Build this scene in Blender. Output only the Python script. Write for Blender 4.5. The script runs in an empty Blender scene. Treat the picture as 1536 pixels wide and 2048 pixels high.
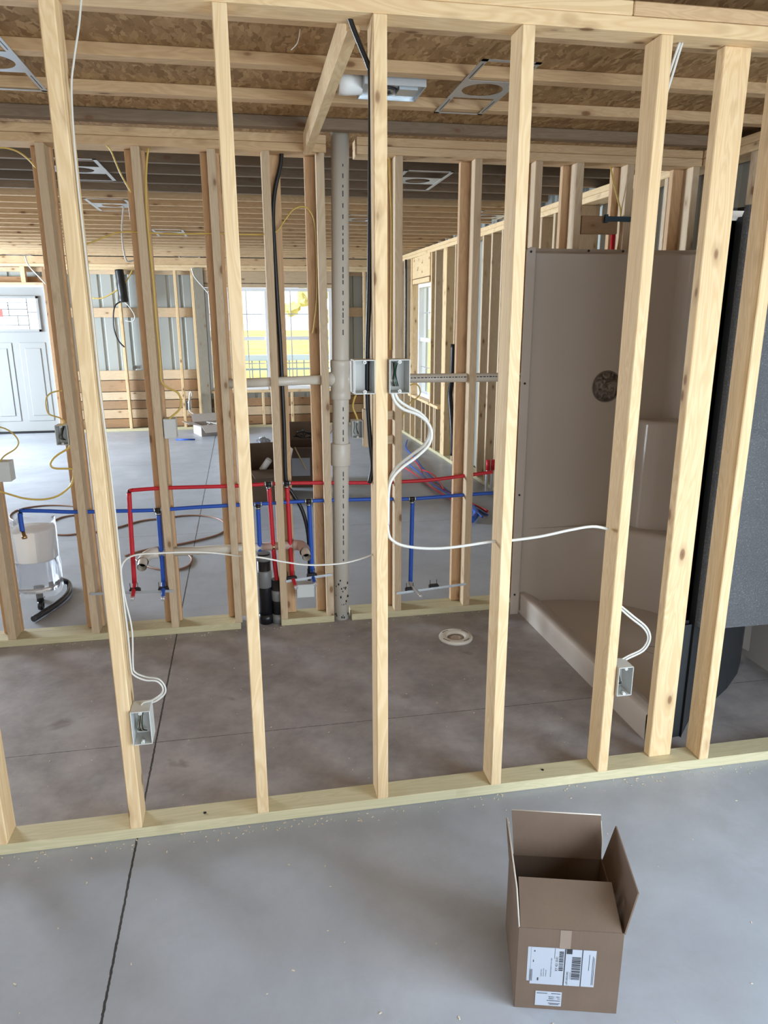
import bpy, bmesh, math, random
from mathutils import Vector, Matrix
random.seed(7)
S = bpy.context.scene
COL = S.collection
# ------------------------------------------------------------------ camera
F, PITCH, YAW, ROLL = 1435.4559, 0.2649, 0.1827, -0.0028
CAM = Vector((-0.2243, -2.0902, 1.6360))
fw = Vector((math.sin(YAW)*math.cos(PITCH), math.cos(YAW)*math.cos(PITCH), -math.sin(PITCH)))
r0 = Vector((math.cos(YAW), -math.sin(YAW), 0)); u0 = r0.cross(fw)
rt = r0*math.cos(ROLL)+u0*math.sin(ROLL); up = rt.cross(fw)
cd = bpy.data.cameras.new('camera'); cam = bpy.data.objects.new('camera', cd); COL.objects.link(cam)
cam.matrix_world = Matrix(((rt.x, up.x, -fw.x, CAM.x), (rt.y, up.y, -fw.y, CAM.y), (rt.z, up.z, -fw.z, CAM.z), (0, 0, 0, 1)))
cd.sensor_fit = 'HORIZONTAL'; cd.sensor_width = 36.0; cd.lens = F/1536*36.0; cd.clip_start = .02
S.camera = cam
# ------------------------------------------------------------------ world, sun, window light, exposure
w = bpy.data.worlds.new('world'); S.world = w; w.use_nodes = True
bg = w.node_tree.nodes['Background']; bg.inputs[0].default_value = (.80, .90, 1, 1); bg.inputs[1].default_value = 2.6
sd = bpy.data.lights.new('sun', 'SUN'); sd.energy = 4.0; sd.angle = .02; sd.color = (1, .94, .84)
so = bpy.data.objects.new('sun', sd); COL.objects.link(so); so.rotation_euler = (math.radians(42), 0, math.radians(-25))
def window_light(name, loc, direction, sx, sy, power, color=(.86, .93, 1)):
    l = bpy.data.lights.new(name, 'AREA'); l.shape = 'RECTANGLE'; l.size = sx; l.size_y = sy; l.energy = power; l.color = color
    o = bpy.data.objects.new(name, l); COL.objects.link(o); o.location = loc
    o.rotation_euler = Vector(direction).to_track_quat('-Z', 'Y').to_euler(); return o
window_light('daylight_side_door', (2.10, -2.20, 1.05), (-1, .50, -.34), 1.5, 1.8, 95, (.68, .84, 1))
window_light('daylight_rear_window', (1.0, -4.90, 1.35), (-.12, 1, -.30), 3.0, 1.4, 95, (.80, .90, 1))
window_light('left_near_fill', (-6.35, .9, 1.35), (1, 0, -.12), 1.8, 1.4, 48, (.86, .92, 1))  # added fill from the left, brightens the shower curb's outer face
window_light('daylight_left_window', (-6.35, 6.9, 1.55), (1, -.50, -.42), 2.6, 1.5, 1050, (.74, .87, 1))
bl = bpy.data.lights.new('warm_fill_light', 'POINT'); bl.energy = 12; bl.color = (1, .74, .46); bl.shadow_soft_size = .12  # added warm fill from the left, no lamp fixture stands there
blo = bpy.data.objects.new('warm_fill_light', bl); COL.objects.link(blo); blo.location = (-2.7, -2.0, 2.18)
S.view_settings.view_transform = 'Standard'; S.view_settings.look = 'None'
S.view_settings.exposure = 0.05; S.view_settings.gamma = 1; S.view_settings.use_curve_mapping = False

# ------------------------------------------------------------------ helpers
def at(u, v, ax, val):
    """point of the world plane ax = val seen at photograph position (u, v)"""
    d = rt*((u-768)/F) - up*((v-1024)/F) + fw
    i = 'xyz'.index(ax); s = (val-CAM[i])/d[i]
    return CAM + d*s
def tag(o, label=None, cat=None, group=None, kind=None):
    if label: o['label'] = label
    if cat: o['category'] = cat
    if group: o['group'] = group
    if kind: o['kind'] = kind
    return o
class MB:
    def __init__(s): s.b = bmesh.new()
    def box(s, x0, x1, y0, y1, z0, z1, M=None):
        vs = [s.b.verts.new((x, y, z)) for z in (z0, z1) for x, y in ((x0, y0), (x1, y0), (x1, y1), (x0, y1))]
        if M is not None:
            for v in vs: v.co = M @ v.co
        for f in ((3, 2, 1, 0), (4, 5, 6, 7), (0, 1, 5, 4), (1, 2, 6, 5), (2, 3, 7, 6), (3, 0, 4, 7)): s.b.faces.new([vs[i] for i in f])
        return s
    def prism(s, pts, z0, z1, M=None):
        a = [s.b.verts.new((p[0], p[1], z0)) for p in pts]; c = [s.b.verts.new((p[0], p[1], z1)) for p in pts]
        if M is not None:
            for v in a+c: v.co = M @ v.co
        n = len(pts); s.b.faces.new(a[::-1]); s.b.faces.new(c)
        for i in range(n): s.b.faces.new((a[i], a[(i+1) % n], c[(i+1) % n], c[i]))
        return s
    def quad(s, *p):
        s.b.faces.new([s.b.verts.new(q) for q in p]); return s
    def slab(s, pts, t):
        """thin sheet through pts (a planar loop), thickness t"""
        P = [Vector(p) for p in pts]; n = (P[1]-P[0]).cross(P[2]-P[0]).normalized()*t
        a = [s.b.verts.new(p) for p in P]; c = [s.b.verts.new(p+n) for p in P]; m = len(P)
        s.b.faces.new(a[::-1]); s.b.faces.new(c)
        for i in range(m): s.b.faces.new((a[i], a[(i+1) % m], c[(i+1) % m], c[i]))
        return s
    def tube(s, pts, r, n=10, cap=True, sx=1.0, smooth=True):
        P = [Vector(p) for p in pts]
        if smooth and len(P) > 2:
            Q = []
            for i in range(len(P)-1):
                p0 = P[max(i-1, 0)]; p1 = P[i]; p2 = P[i+1]; p3 = P[min(i+2, len(P)-1)]
                for k in range(5):
                    t = k/5; Q.append(.5*((2*p1)+(p2-p0)*t+(2*p0-5*p1+4*p2-p3)*t*t+(3*p1-p0-3*p2+p3)*t**3))
            Q.append(P[-1]); P = Q
        rings = []; prev = None
        for i, p in enumerate(P):
            d = (P[min(i+1, len(P)-1)]-P[max(i-1, 0)])
            if d.length < 1e-9: d = Vector((0, 0, 1))
            d.normalize()
            if prev is None:
                a = Vector((0, 0, 1)) if abs(d.z) < .9 else Vector((0, 1, 0))
            else: a = prev
            e = (a-d*a.dot(d)).normalized(); prev = e; g = d.cross(e)
            rr = r[i] if isinstance(r, (list, tuple)) else r
            rings.append([s.b.verts.new(p+e*math.cos(2*math.pi*k/n)*rr+g*math.sin(2*math.pi*k/n)*rr*sx) for k in range(n)])
        for i in range(len(rings)-1):
            for k in range(n):
                f = s.b.faces.new((rings[i][k], rings[i][(k+1) % n], rings[i+1][(k+1) % n], rings[i+1][k])); f.smooth = True
        if cap: s.b.faces.new(rings[0][::-1]); s.b.faces.new(rings[-1])
        return s
    def lathe(s, prof, n=32, M=None, closed=False):
        rings = []
        for r, z in prof:
            vs = [s.b.verts.new((r*math.cos(2*math.pi*k/n), r*math.sin(2*math.pi*k/n), z)) for k in range(n)]
            if M is not None:
                for v in vs: v.co = M @ v.co
            rings.append(vs)
        m = len(rings)
        for i in range(m if closed else m-1):
            for k in range(n):
                f = s.b.faces.new((rings[i][k], rings[i][(k+1) % n], rings[(i+1) % m][(k+1) % n], rings[(i+1) % m][k])); f.smooth = True
        if not closed:
            if prof[0][0] > 1e-4: s.b.faces.new(rings[0][::-1])
            if prof[-1][0] > 1e-4: s.b.faces.new(rings[-1])
        return s
    def build(s, name, mat, parent=None, bevel=0, loc=None, seg=1):
        me = bpy.data.meshes.new(name); bmesh.ops.recalc_face_normals(s.b, faces=s.b.faces)
        s.b.to_mesh(me); s.b.free(); me.materials.append(mat)
        o = bpy.data.objects.new(name, me); COL.objects.link(o)
        if parent: o.parent = parent
        if loc: o.location = loc
        if bevel:
            m = o.modifiers.new('bevel', 'BEVEL'); m.width = bevel; m.segments = seg; m.limit_method = 'ANGLE'
        return o
def empty(name, loc=(0, 0, 0), rz=0, **k):
    o = bpy.data.objects.new(name, None); COL.objects.link(o); o.location = loc; o.rotation_euler = (0, 0, rz)
    o.empty_display_size = .05
    return tag(o, **k)
ORD = ['first', 'second', 'third', 'fourth', 'fifth', 'sixth', 'seventh', 'eighth', 'ninth', 'tenth', 'eleventh', 'twelfth', 'thirteenth',
       'fourteenth', 'fifteenth', 'sixteenth', 'seventeenth', 'eighteenth', 'nineteenth', 'twentieth', 'twenty-first', 'twenty-second', 'twenty-third', 'twenty-fourth', 'twenty-fifth', 'twenty-sixth']
# ------------------------------------------------------------------ materials
def mat(name, color, rough=.6, metal=0, spec=.5, trans=0, alpha=1, ior=1.45):
    m = bpy.data.materials.new(name); m.use_nodes = True; p = m.node_tree.nodes['Principled BSDF']
    p.inputs['Base Color'].default_value = (*color, 1); p.inputs['Roughness'].default_value = rough; p.inputs['Metallic'].default_value = metal
    p.inputs['Specular IOR Level'].default_value = spec; p.inputs['Transmission Weight'].default_value = trans; p.inputs['Alpha'].default_value = alpha
    p.inputs['IOR'].default_value = ior
    return m
class NT:
    def __init__(s, m): s.t = m.node_tree; s.p = s.t.nodes['Principled BSDF']
    def n(s, typ, **k):
        x = s.t.nodes.new('ShaderNode'+typ)
        for a, b in k.items():
            if a.startswith('i_'): x.inputs[a[2:].replace('_', ' ')].default_value = b
            elif a.startswith('j'): x.inputs[int(a[1:])].default_value = b
            else: setattr(x, a, b)
        return x
    def l(s, a, b): s.t.links.new(a, b)
    def ramp(s, src, stops):
        r = s.n('ValToRGB'); e = r.color_ramp.elements
        while len(e) > 1: e.remove(e[-1])
        e[0].position, e[0].color = stops[0][0], (*stops[0][1], 1)
        for p, c in stops[1:]:
            q = e.new(p); q.color = (*c, 1)
        s.l(src, r.inputs[0]); return r.outputs[0]
    def mix(s, f, a, b, mode='MIX'):
        x = s.n('Mix', data_type='RGBA', blend_type=mode)
        for sock, v in ((x.inputs[0], f), (x.inputs[6], a), (x.inputs[7], b)):
            if isinstance(v, (int, float)): sock.default_value = v
            elif isinstance(v, tuple): sock.default_value = (*v, 1)
            else: s.l(v, sock)
        return x.outputs[2]
    def math(s, op, a, b=0.0, c=0.0):
        x = s.n('Math', operation=op)
        for i, v in enumerate((a, b, c)):
            if isinstance(v, (int, float)): x.inputs[i].default_value = v
            else: s.l(v, x.inputs[i])
        return x.outputs[0]
    def bump(s, h, strength=.2, dist=.01):
        b = s.n('Bump'); b.inputs['Strength'].default_value = strength; b.inputs['Distance'].default_value = dist
        s.l(h, b.inputs['Height']); s.l(b.outputs[0], s.p.inputs['Normal'])
def wood(name, light, dark, knot=(.22, .11, .05), vary=.18, rough=.62, stain=0, knots=.48):
    m = mat(name, light, rough, spec=.3); t = NT(m)
    tc = t.n('TexCoord'); oi = t.n('ObjectInfo')
    off = t.n('VectorMath', operation='ADD'); t.l(tc.outputs['Object'], off.inputs[0])
    cx = t.n('CombineXYZ'); r = t.math('MULTIPLY', oi.outputs['Random'], 37.0); t.l(r, cx.inputs[0]); t.l(r, cx.inputs[1]); t.l(t.math('MULTIPLY', r, 3.3), cx.inputs[2])
    t.l(cx.outputs[0], off.inputs[1])
    mp = t.n('Mapping'); mp.inputs['Scale'].default_value = (1, 1, .05); t.l(off.outputs[0], mp.inputs[0])
    n1 = t.n('TexNoise', i_Scale=95.0, i_Detail=4.0, i_Roughness=.6); t.l(mp.outputs[0], n1.inputs['Vector'])
    mp2 = t.n('Mapping'); mp2.inputs['Scale'].default_value = (1, 1, .13); t.l(off.outputs[0], mp2.inputs[0])
    n2 = t.n('TexNoise', i_Scale=9.0, i_Detail=3.0, i_Distortion=1.2); t.l(mp2.outputs[0], n2.inputs['Vector'])
    # growth rings: contour bands of the broad noise
    band = t.math('SINE', t.math('MULTIPLY', n2.outputs[0], 95.0))
    band = t.math('MULTIPLY_ADD', band, .5, .5)
    c = t.mix(t.math('MULTIPLY', band, .42), light, dark)
    c = t.mix(t.math('MULTIPLY', n1.outputs[0], .55), c, dark)
    # knots
    mk = t.n('Mapping'); mk.inputs['Scale'].default_value = (15, 15, 7.0); t.l(off.outputs[0], mk.inputs[0])
    vo = t.n('TexVoronoi', feature='F1', i_Scale=1.0); t.l(mk.outputs[0], vo.inputs['Vector'])
    sep = t.n('SeparateColor'); t.l(vo.outputs['Color'], sep.inputs[0])
    sel = t.math('GREATER_THAN', sep.outputs[0], knots)
    kd = t.ramp(vo.outputs['Distance'], [(0, (1, 1, 1)), (.12, (.85,)*3), (.17, (.3,)*3), (.36, (0, 0, 0))])
    c = t.mix(t.math('MULTIPLY', kd, sel), c, knot)
    # board to board tone
    c = t.mix(t.math('MULTIPLY', oi.outputs['Random'], vary*2), c, t.mix(1.0, c, (.80, .70, .58), 'MULTIPLY'))
    if stain:
        n3 = t.n('TexNoise', i_Scale=2.3, i_Detail=5.0); t.l(mp2.outputs[0], n3.inputs['Vector'])
        c = t.mix(t.math('MULTIPLY', t.ramp(n3.outputs[0], [(.38, (0, 0, 0)), (.62, (1, 1, 1))]), stain), c, (.10, .075, .055))
    t.l(c, t.p.inputs['Base Color']); t.bump(n1.outputs[0], .25, .002)
    return m
PINE = wood('pine', (.86, .67, .42), (.62, .40, .19))
ORANGE = wood('orange_pine', (.66, .43, .24), (.46, .27, .14), vary=.2)
PINE2 = wood('pine_tan', (.66, .52, .36), (.48, .34, .21), vary=.25)
JOIST = wood('joist_pine', (.72, .52, .31), (.50, .32, .17), vary=.2)
DARKW = wood('weathered_wood', (.34, .25, .17), (.20, .14, .09), stain=.75)
PT = wood('treated_pine', (.66, .57, .38), (.45, .42, .24), vary=.1, knots=.88)
POST = wood('grey_post_wood', (.33, .29, .23), (.23, .20, .15))
REDW = wood('reddish_plank', (.50, .33, .19), (.34, .20, .11), vary=.5, stain=.35)
def make_osb():
    m = mat('osb', (.4, .25, .12), .75, spec=.2); t = NT(m)
    tc = t.n('TexCoord'); ns = t.n('TexNoise', i_Scale=9.0, i_Detail=3.0); t.l(tc.outputs['Object'], ns.inputs['Vector'])
    ad = t.mix(.07, tc.outputs['Object'], ns.outputs['Color'])
    cols = []
    for ang, sc, wv in ((.5, 58.0, .26), (-.9, 50.0, .24), (1.7, 70.0, .30)):
        mp = t.n('Mapping'); mp.inputs['Rotation'].default_value = (0, 0, ang); mp.inputs['Scale'].default_value = (1, wv, 1); t.l(ad, mp.inputs[0])
        v = t.n('TexVoronoi', i_Scale=sc); t.l(mp.outputs[0], v.inputs['Vector'])
        g = t.n('Mapping'); g.inputs['Rotation'].default_value = (0, 0, ang); g.inputs['Scale'].default_value = (1, .06, 1); t.l(ad, g.inputs[0])
        gn = t.n('TexNoise', i_Scale=220.0, i_Detail=2.0); t.l(g.outputs[0], gn.inputs['Vector'])
        q = t.n('SeparateColor'); t.l(v.outputs['Color'], q.inputs[0]); cols.append((q, gn))
    base = [t.ramp(q.outputs[0], [(0, (.25, .14, .06)), (.35, (.37, .22, .10)), (.75, (.44, .275, .13)), (1, (.58, .38, .19))]) for q, gn in cols]
    base = [t.mix(t.math('MULTIPLY', gn.outputs[0], .45), c, (.22, .125, .055)) for c, (q, gn) in zip(base, cols)]
    c = t.mix(t.math('GREATER_THAN', cols[1][0].outputs[1], .5), base[0], base[1]); c = t.mix(t.math('GREATER_THAN', cols[2][0].outputs[1], .68), c, base[2])
    t.l(c, t.p.inputs['Base Color']); t.bump(cols[0][0].outputs[0], .4, .003); return m
OSB = make_osb()
def make_concrete():
    m = mat('concrete', (.4, .4, .41), .4, spec=.45); t = NT(m)
    tc = t.n('TexCoord'); P = tc.outputs['Object']
    n1 = t.n('TexNoise', i_Scale=1.1, i_Detail=7.0, i_Roughness=.62, i_Distortion=.4); t.l(P, n1.inputs['Vector'])
    n2 = t.n('TexNoise', i_Scale=4.5, i_Detail=9.0, i_Roughness=.68, i_Distortion=.15); t.l(P, n2.inputs['Vector'])
    n3 = t.n('TexNoise', i_Scale=60.0, i_Detail=4.0); t.l(P, n3.inputs['Vector'])
    c = t.ramp(n1.outputs[0], [(.28, (.31, .325, .36)), (.5, (.385, .405, .445)), (.72, (.47, .49, .535))])
    c = t.mix(t.ramp(n2.outputs[0], [(.46, (0, 0, 0)), (.66, (.40,)*3)]), c, (.32, .32, .335))
    c = t.mix(t.math('MULTIPLY', n3.outputs[0], .18), c, (.24, .24, .25))
    # brown dusty footprints-and-mud zone inside the bathroom
    sx = t.n('SeparateXYZ'); t.l(P, sx.inputs[0]); X, Y = sx.outputs[0], sx.outputs[1]
    yy = t.math('ADD', Y, t.math('MULTIPLY', n2.outputs[0], .25))
    zone = t.math('MULTIPLY', t.math('SMOOTH_MIN', t.math('GREATER_THAN', yy, .16), 1.0, .01), t.math('LESS_THAN', yy, 1.85))
    c = t.mix(t.math('MULTIPLY', zone, .72), c, t.mix(t.ramp(n2.outputs[0], [(.35, (0, 0, 0)), (.62, (1, 1, 1))]), (.20, .155, .13), (.40, .34, .31)))
    n4 = t.n('TexNoise', i_Scale=4.2, i_Detail=3.0, i_Distortion=.3); t.l(P, n4.inputs['Vector'])
    foot = t.ramp(n4.outputs[0], [(.66, (0, 0, 0)), (.72, (.55,)*3)])
    c = t.mix(t.math('MULTIPLY', foot, zone), c, (.13, .10, .085))
    # saw-cut control joints, dark lines in the slab
    wob = t.math('MULTIPLY', t.math('SUBTRACT', n3.outputs[0], .5), .006)
    jx = t.math('ABSOLUTE', t.math('ADD', t.math('ADD', t.math('MULTIPLY_ADD', Y, .0098, .6585), X), wob))
    l1 = t.math('LESS_THAN', jx, .0034)
    jy = t.math('ABSOLUTE', t.math('SUBTRACT', t.math('PINGPONG', t.math('ADD', Y, -.56+2.93*4), 1.465), 0.0))
    l2 = t.math('LESS_THAN', t.math('ADD', jy, wob), .0022)
    c = t.mix(l2, c, (.13, .12, .115)); c = t.mix(l1, c, (.045, .043, .042))
    t.l(c, t.p.inputs['Base Color'])
    rr = t.n('MapRange', j3=.30, j4=.52); t.l(n2.outputs[0], rr.inputs[0]); t.l(rr.outputs[0], t.p.inputs['Roughness'])
    t.bump(n2.outputs[0], .10, .004); return m
CONC = make_concrete()
PVC = mat('pvc', (.66, .60, .51), .32)
PVCP = mat('primer_stained_pvc', (.50, .34, .29), .35)
ABS = mat('black_abs', (.012, .012, .014), .3)
DUCTTAPE = mat('grey_duct_tape', (.18, .18, .175), .38)
RED = mat('red_pex', (.55, .018, .03), .45); REDT = mat('red_tape', (.42, .01, .02), .3)
BLUE = mat('blue_pex', (.022, .09, .44), .45)
BLK = mat('black_plastic', (.012, .012, .013), .38)
BRASS = mat('brass', (.55, .36, .18), .3, 1); STEEL = mat('galvanized_steel', (.60, .64, .67), .38, .85); STUBM = mat('crimped_pex_tip', (.75, .76, .78), .25, .6)
WROMEX = mat('white_cable_jacket', (.60, .58, .53), .4); YROMEX = mat('yellow_cable_jacket', (.62, .43, .10), .45)
BOXW = mat('white_box_plastic', (.60, .60, .57), .4); WIREG = mat('bare_wire', (.45, .36, .25), .4, .5); GRN = mat('green_wire', (.02, .09, .05), .4)
COPPER = mat('brown_cord', (.36, .19, .12), .45)
def make_cardboard(name, base, hi):
    m = mat(name, base, .8, spec=.2); t = NT(m); tc = t.n('TexCoord')
    n = t.n('TexNoise', i_Scale=9.0, i_Detail=6.0); t.l(tc.outputs['Object'], n.inputs['Vector'])
    mp = t.n('Mapping'); mp.inputs['Scale'].default_value = (1, 1, .05); t.l(tc.outputs['Object'], mp.inputs[0])
    n2 = t.n('TexNoise', i_Scale=180.0, i_Detail=1.0); t.l(mp.outputs[0], n2.inputs['Vector'])
    c = t.mix(n.outputs[0], base, hi); c = t.mix(t.math('MULTIPLY', n2.outputs[0], .25), c, tuple(x*.72 for x in base))
    t.l(c, t.p.inputs['Base Color']); return m
CARD = make_cardboard('cardboard', (.140, .096, .070), (.190, .133, .096)); CARDE = mat('cardboard_torn_edge', (.52, .46, .40), .9)
CARDG = make_cardboard('pale_cardboard', (.42, .37, .33), (.52, .46, .42))
PAPER = mat('label_paper', (.42, .45, .51), .55); INK = mat('label_ink', (.03, .03, .035), .6); TAPE = mat('packing_tape', (.27, .205, .16), .15)
def make_shower():
    m = mat('shower_gelcoat', (.50, .43, .36), .13, spec=.6); t = NT(m); tc = t.n('TexCoord')
    n = t.n('TexNoise', i_Scale=1.7, i_Detail=3.0); t.l(tc.outputs['Object'], n.inputs['Vector'])
    t.l(t.mix(n.outputs[0], (.52, .455, .395), (.62, .55, .485)), t.p.inputs['Base Color']); t.bump(n.outputs[0], .12, .05); return m
SHOW = make_shower()
def make_fiber():
    m = mat('raw_fiberglass', (.08, .085, .09), .42); t = NT(m); tc = t.n('TexCoord')
    n = t.n('TexNoise', i_Scale=170.0, i_Detail=3.0, i_Roughness=.8); t.l(tc.outputs['Object'], n.inputs['Vector'])
    n2 = t.n('TexNoise', i_Scale=7.0, i_Detail=4.0); t.l(tc.outputs['Object'], n2.inputs['Vector'])
    c = t.ramp(n.outputs[0], [(.45, (.072, .072, .074)), (.62, (.13, .13, .133)), (.73, (.40, .40, .40))])
    c = t.mix(t.math('MULTIPLY', n2.outputs[0], .7), c, (.055, .055, .057))
    t.l(c, t.p.inputs['Base Color']); t.bump(n.outputs[0], .6, .004); return m
FIBER = make_fiber()
SIDING = mat('painted_metal_siding', (.38, .39, .36), .45, .1); DOORM = mat('door_paint', (.30, .30, .29), .4); VINYL = mat('white_vinyl', (.85, .87, .90), .35)
GLASS = mat('window_glass', (1, 1, 1), .0, trans=1, ior=1.01, spec=.3)
LEAD = mat('lead_came', (.12, .12, .12), .4, .3); STICK = mat('red_sticker', (.75, .12, .10), .6); GRASS = None
def make_grass():
    m = mat('dry_grass', (.62, .52, .18), .9, spec=.1); t = NT(m); tc = t.n('TexCoord')
    n = t.n('TexNoise', i_Scale=.35, i_Detail=8.0); t.l(tc.outputs['Object'], n.inputs['Vector'])
    t.l(t.ramp(n.outputs[0], [(.3, (.34, .29, .09)), (.7, (.52, .45, .17))]), t.p.inputs['Base Color']); return m
GRASS = make_grass()
WRAP = mat('clear_plastic_bag', (.95, .96, 1), .16, trans=.86, ior=1.12, spec=1); WHITEP = mat('white_filter_plastic', (.85, .85, .84), .45); SMOKE = mat('smoked_plastic', (.09, .09, .10), .12)
DKGREY = mat('dark_grey_plastic', (.03, .03, .035), .25); RAIL = mat('porch_rail_paint', (.42, .50, .52), .6); TREE = mat('yellow_foliage', (.62, .56, .26), .9)
DARKVOID = mat('attic_darkness', (.06, .05, .045), .9)  # near-black sheet colour stands in for the unlit attic above the joists
DRYW = mat('unfinished_side_wall', (.50, .48, .45), .8)

# ------------------------------------------------------------------ lumber
T, W2, W6 = .0381, .0889, .1397
_bcache = {}
def lumber(name, x0, x1, y0, y1, z0, z1, axis, m, label=None, cat='stud', group=None, kind=None, parent=None, rot=0):
    """one board; its mesh has its length along local z so that the grain follows the board"""
    sx, sy, sz = x1-x0, y1-y0, z1-z0
    if axis == 'z': a, b, L, R = sx, sy, sz, (0, 0, 0)
    elif axis == 'x': a, b, L, R = sz, sy, sx, (0, math.pi/2, 0)
    else: a, b, L, R = sx, sz, sy, (-math.pi/2, 0, 0)
    key = (round(a, 4), round(b, 4), round(L, 3), m.name)
    if key in _bcache:
        o = bpy.data.objects.new(name, _bcache[key]); COL.objects.link(o)
    else:
        bb = MB().box(-a/2, a/2, -b/2, b/2, -L/2, L/2).b
        bmesh.ops.bevel(bb, geom=[e for e in bb.edges], offset=min(.0028, a/8, b/8), segments=1, affect='EDGES')
        mb = MB(); mb.b.free(); mb.b = bb; o = mb.build(name, m); _bcache[key] = o.data
    o.location = ((x0+x1)/2, (y0+y1)/2, (z0+z1)/2); o.rotation_euler = R
    if rot: o.rotation_euler = (R[0], R[1], rot)
    if parent: o.parent = parent
    return tag(o, label, cat, group, kind)

# ------------------------------------------------------------------ the shell
RX = lambda y: 2.19-.030*y            # inner face of the slightly skewed right wall
fl = MB().box(-6.5, 2.6, -5.0, 9.35, -.12, 0).build('floor', CONC); tag(fl, kind='structure')
ce = MB().box(-6.5, 2.7, -5.0, 2.30, 2.5105, 2.53).build('ceiling', OSB); tag(ce, kind='structure')
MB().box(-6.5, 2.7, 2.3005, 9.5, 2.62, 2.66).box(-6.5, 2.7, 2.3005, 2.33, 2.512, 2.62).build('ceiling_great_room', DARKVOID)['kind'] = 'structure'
bpy.data.objects['ceiling_great_room'].name = 'ceiling.001'
lw = MB()
lw.box(-6.55, -6.5, -5, 0.0, 0, 2.6).box(-6.55, -6.5, 1.8, 5.6, 0, 2.6).box(-6.55, -6.5, 8.2, 9.5, 0, 2.6)
for a_, b_ in ((0.0, 1.8), (5.6, 8.2)): lw.box(-6.55, -6.5, a_, b_, 0, .6).box(-6.55, -6.5, a_, b_, 2.28, 2.6)
tag(lw.build('wall_left', SIDING), kind='structure')
fw_ = MB()
fw_.box(-6.5, -.5, -5.05, -5.0, 0, 2.6).box(2.5, 2.7, -5.05, -5.0, 0, 2.6).box(-.5, 2.5, -5.05, -5.0, 0, .6).box(-.5, 2.5, -5.05, -5.0, 2.3, 2.6)
tag(fw_.build('wall_front', DRYW), kind='structure')
def ribbed(mb, x0, x1, z0, z1, y, rib=.19):
    x = x0; pts = []
    while x < x1:
        for dx, dy in ((0, 0), (rib*.55, 0), (rib*.62, .018), (rib*.78, .018), (rib*.85, 0)):
            if x+dx < x1: pts.append((x+dx, y+dy))
        x += rib
    pts.append((x1, y))
    for a, b in zip(pts, pts[1:]): mb.quad((a[0], a[1], z0), (b[0], b[1], z0), (b[0], b[1], z1), (a[0], a[1], z1))
YF = 9.10
bw = MB()
for seg in ((-6.5, -3.98, 0, 2.6), (-3.98, -2.98, 2.07, 2.6), (-2.98, -.82, 0, 2.6), (-.82, 1.06, 2.08, 2.6), (-.82, 1.06, 0, .52), (1.06, 2.6, 0, 2.6)):
    ribbed(bw, seg[0], seg[1], seg[2], seg[3], 9.30)
tag(bw.build('wall_back', SIDING), kind='structure')
# right wall siding, ribs vertical, follows the skew
rwall = empty('wall_right', kind='structure')
def rseg(y0, y1, z0, z1):
    mb = MB(); y = y0; pts = []
    while y < y1:
        for dy, dx in ((0, 0), (.10, 0), (.115, .018), (.15, .018), (.165, 0)):
            if y+dy < y1: pts.append((RX(y+dy)+.17+dx, y+dy))
        y += .19
    pts.append((RX(y1)+.17, y1))
    for a, b in zip(pts, pts[1:]): mb.quad((a[0], a[1], z0), (b[0], b[1], z0), (b[0], b[1], z1), (a[0], a[1], z1))
    mb.build('siding_panel', SIDING, rwall)
rseg(-5, -3.1, 0, 2.6); rseg(-3.1, -1.5, 2.15, 2.6); rseg(-1.5, 6.78, 0, 2.6); rseg(6.78, 7.66, 0, .60); rseg(6.78, 7.66, 2.05, 2.6); rseg(7.66, 9.4, 0, 2.6)

# ------------------------------------------------------------------ front partition (wall A)
ZA = 2.394
lumber('bottom_plate', -3.2, 2.16, 0, W2, 0, T, 'x', PT, 'greenish treated bottom plate running along the concrete in the foreground', 'plate')
lumber('top_plate', -3.2, 2.16, 0, W2, ZA, ZA+T, 'x', PINE, 'smooth yellow lower top plate of the near partition, studs butt under it', 'plate')
lumber('top_plate', -3.2, .86, .001, W2+.001, ZA+T+.0005, ZA+2*T-.001, 'x', PINE, 'rough-edged upper top plate of the near partition, left of the joint', 'plate')
lumber('top_plate', .862, 2.16, .001, W2+.001, ZA+T+.0015, ZA+2*T-.001, 'x', JOIST, 'barky upper top plate of the near partition, right of the joint', 'plate')
la = ['near stud cut by the left edge of the photo at floor level', 'near stud left of the floor crack, with a low white box and two white cables',
      'bare near stud between the low left box and the two chest-high boxes', 'near stud with two empty white boxes either side at chest height',
      'near stud crossed by the white cable left of the shower wall', 'near stud with a low white box on its right side, in front of the shower']
for k in range(-3, 3):
    x = .136+.4064*k
    lumber('stud', x, x+T, 0, W2, T, ZA, 'z', PINE, la[k+3], 'stud')
x = .136+.4064*3
lumber('stud', x, x+T, 0, W2, T, ZA, 'z', PINE, 'rightmost near stud, in front of the rough grey shower shell', 'stud')
lumber('stud', 1.180, 1.180+W2, W2-T, W2, T, ZA, 'z', PINE, 'wide stud turned flat in the near partition, nails at its foot and head', 'stud')
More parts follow.
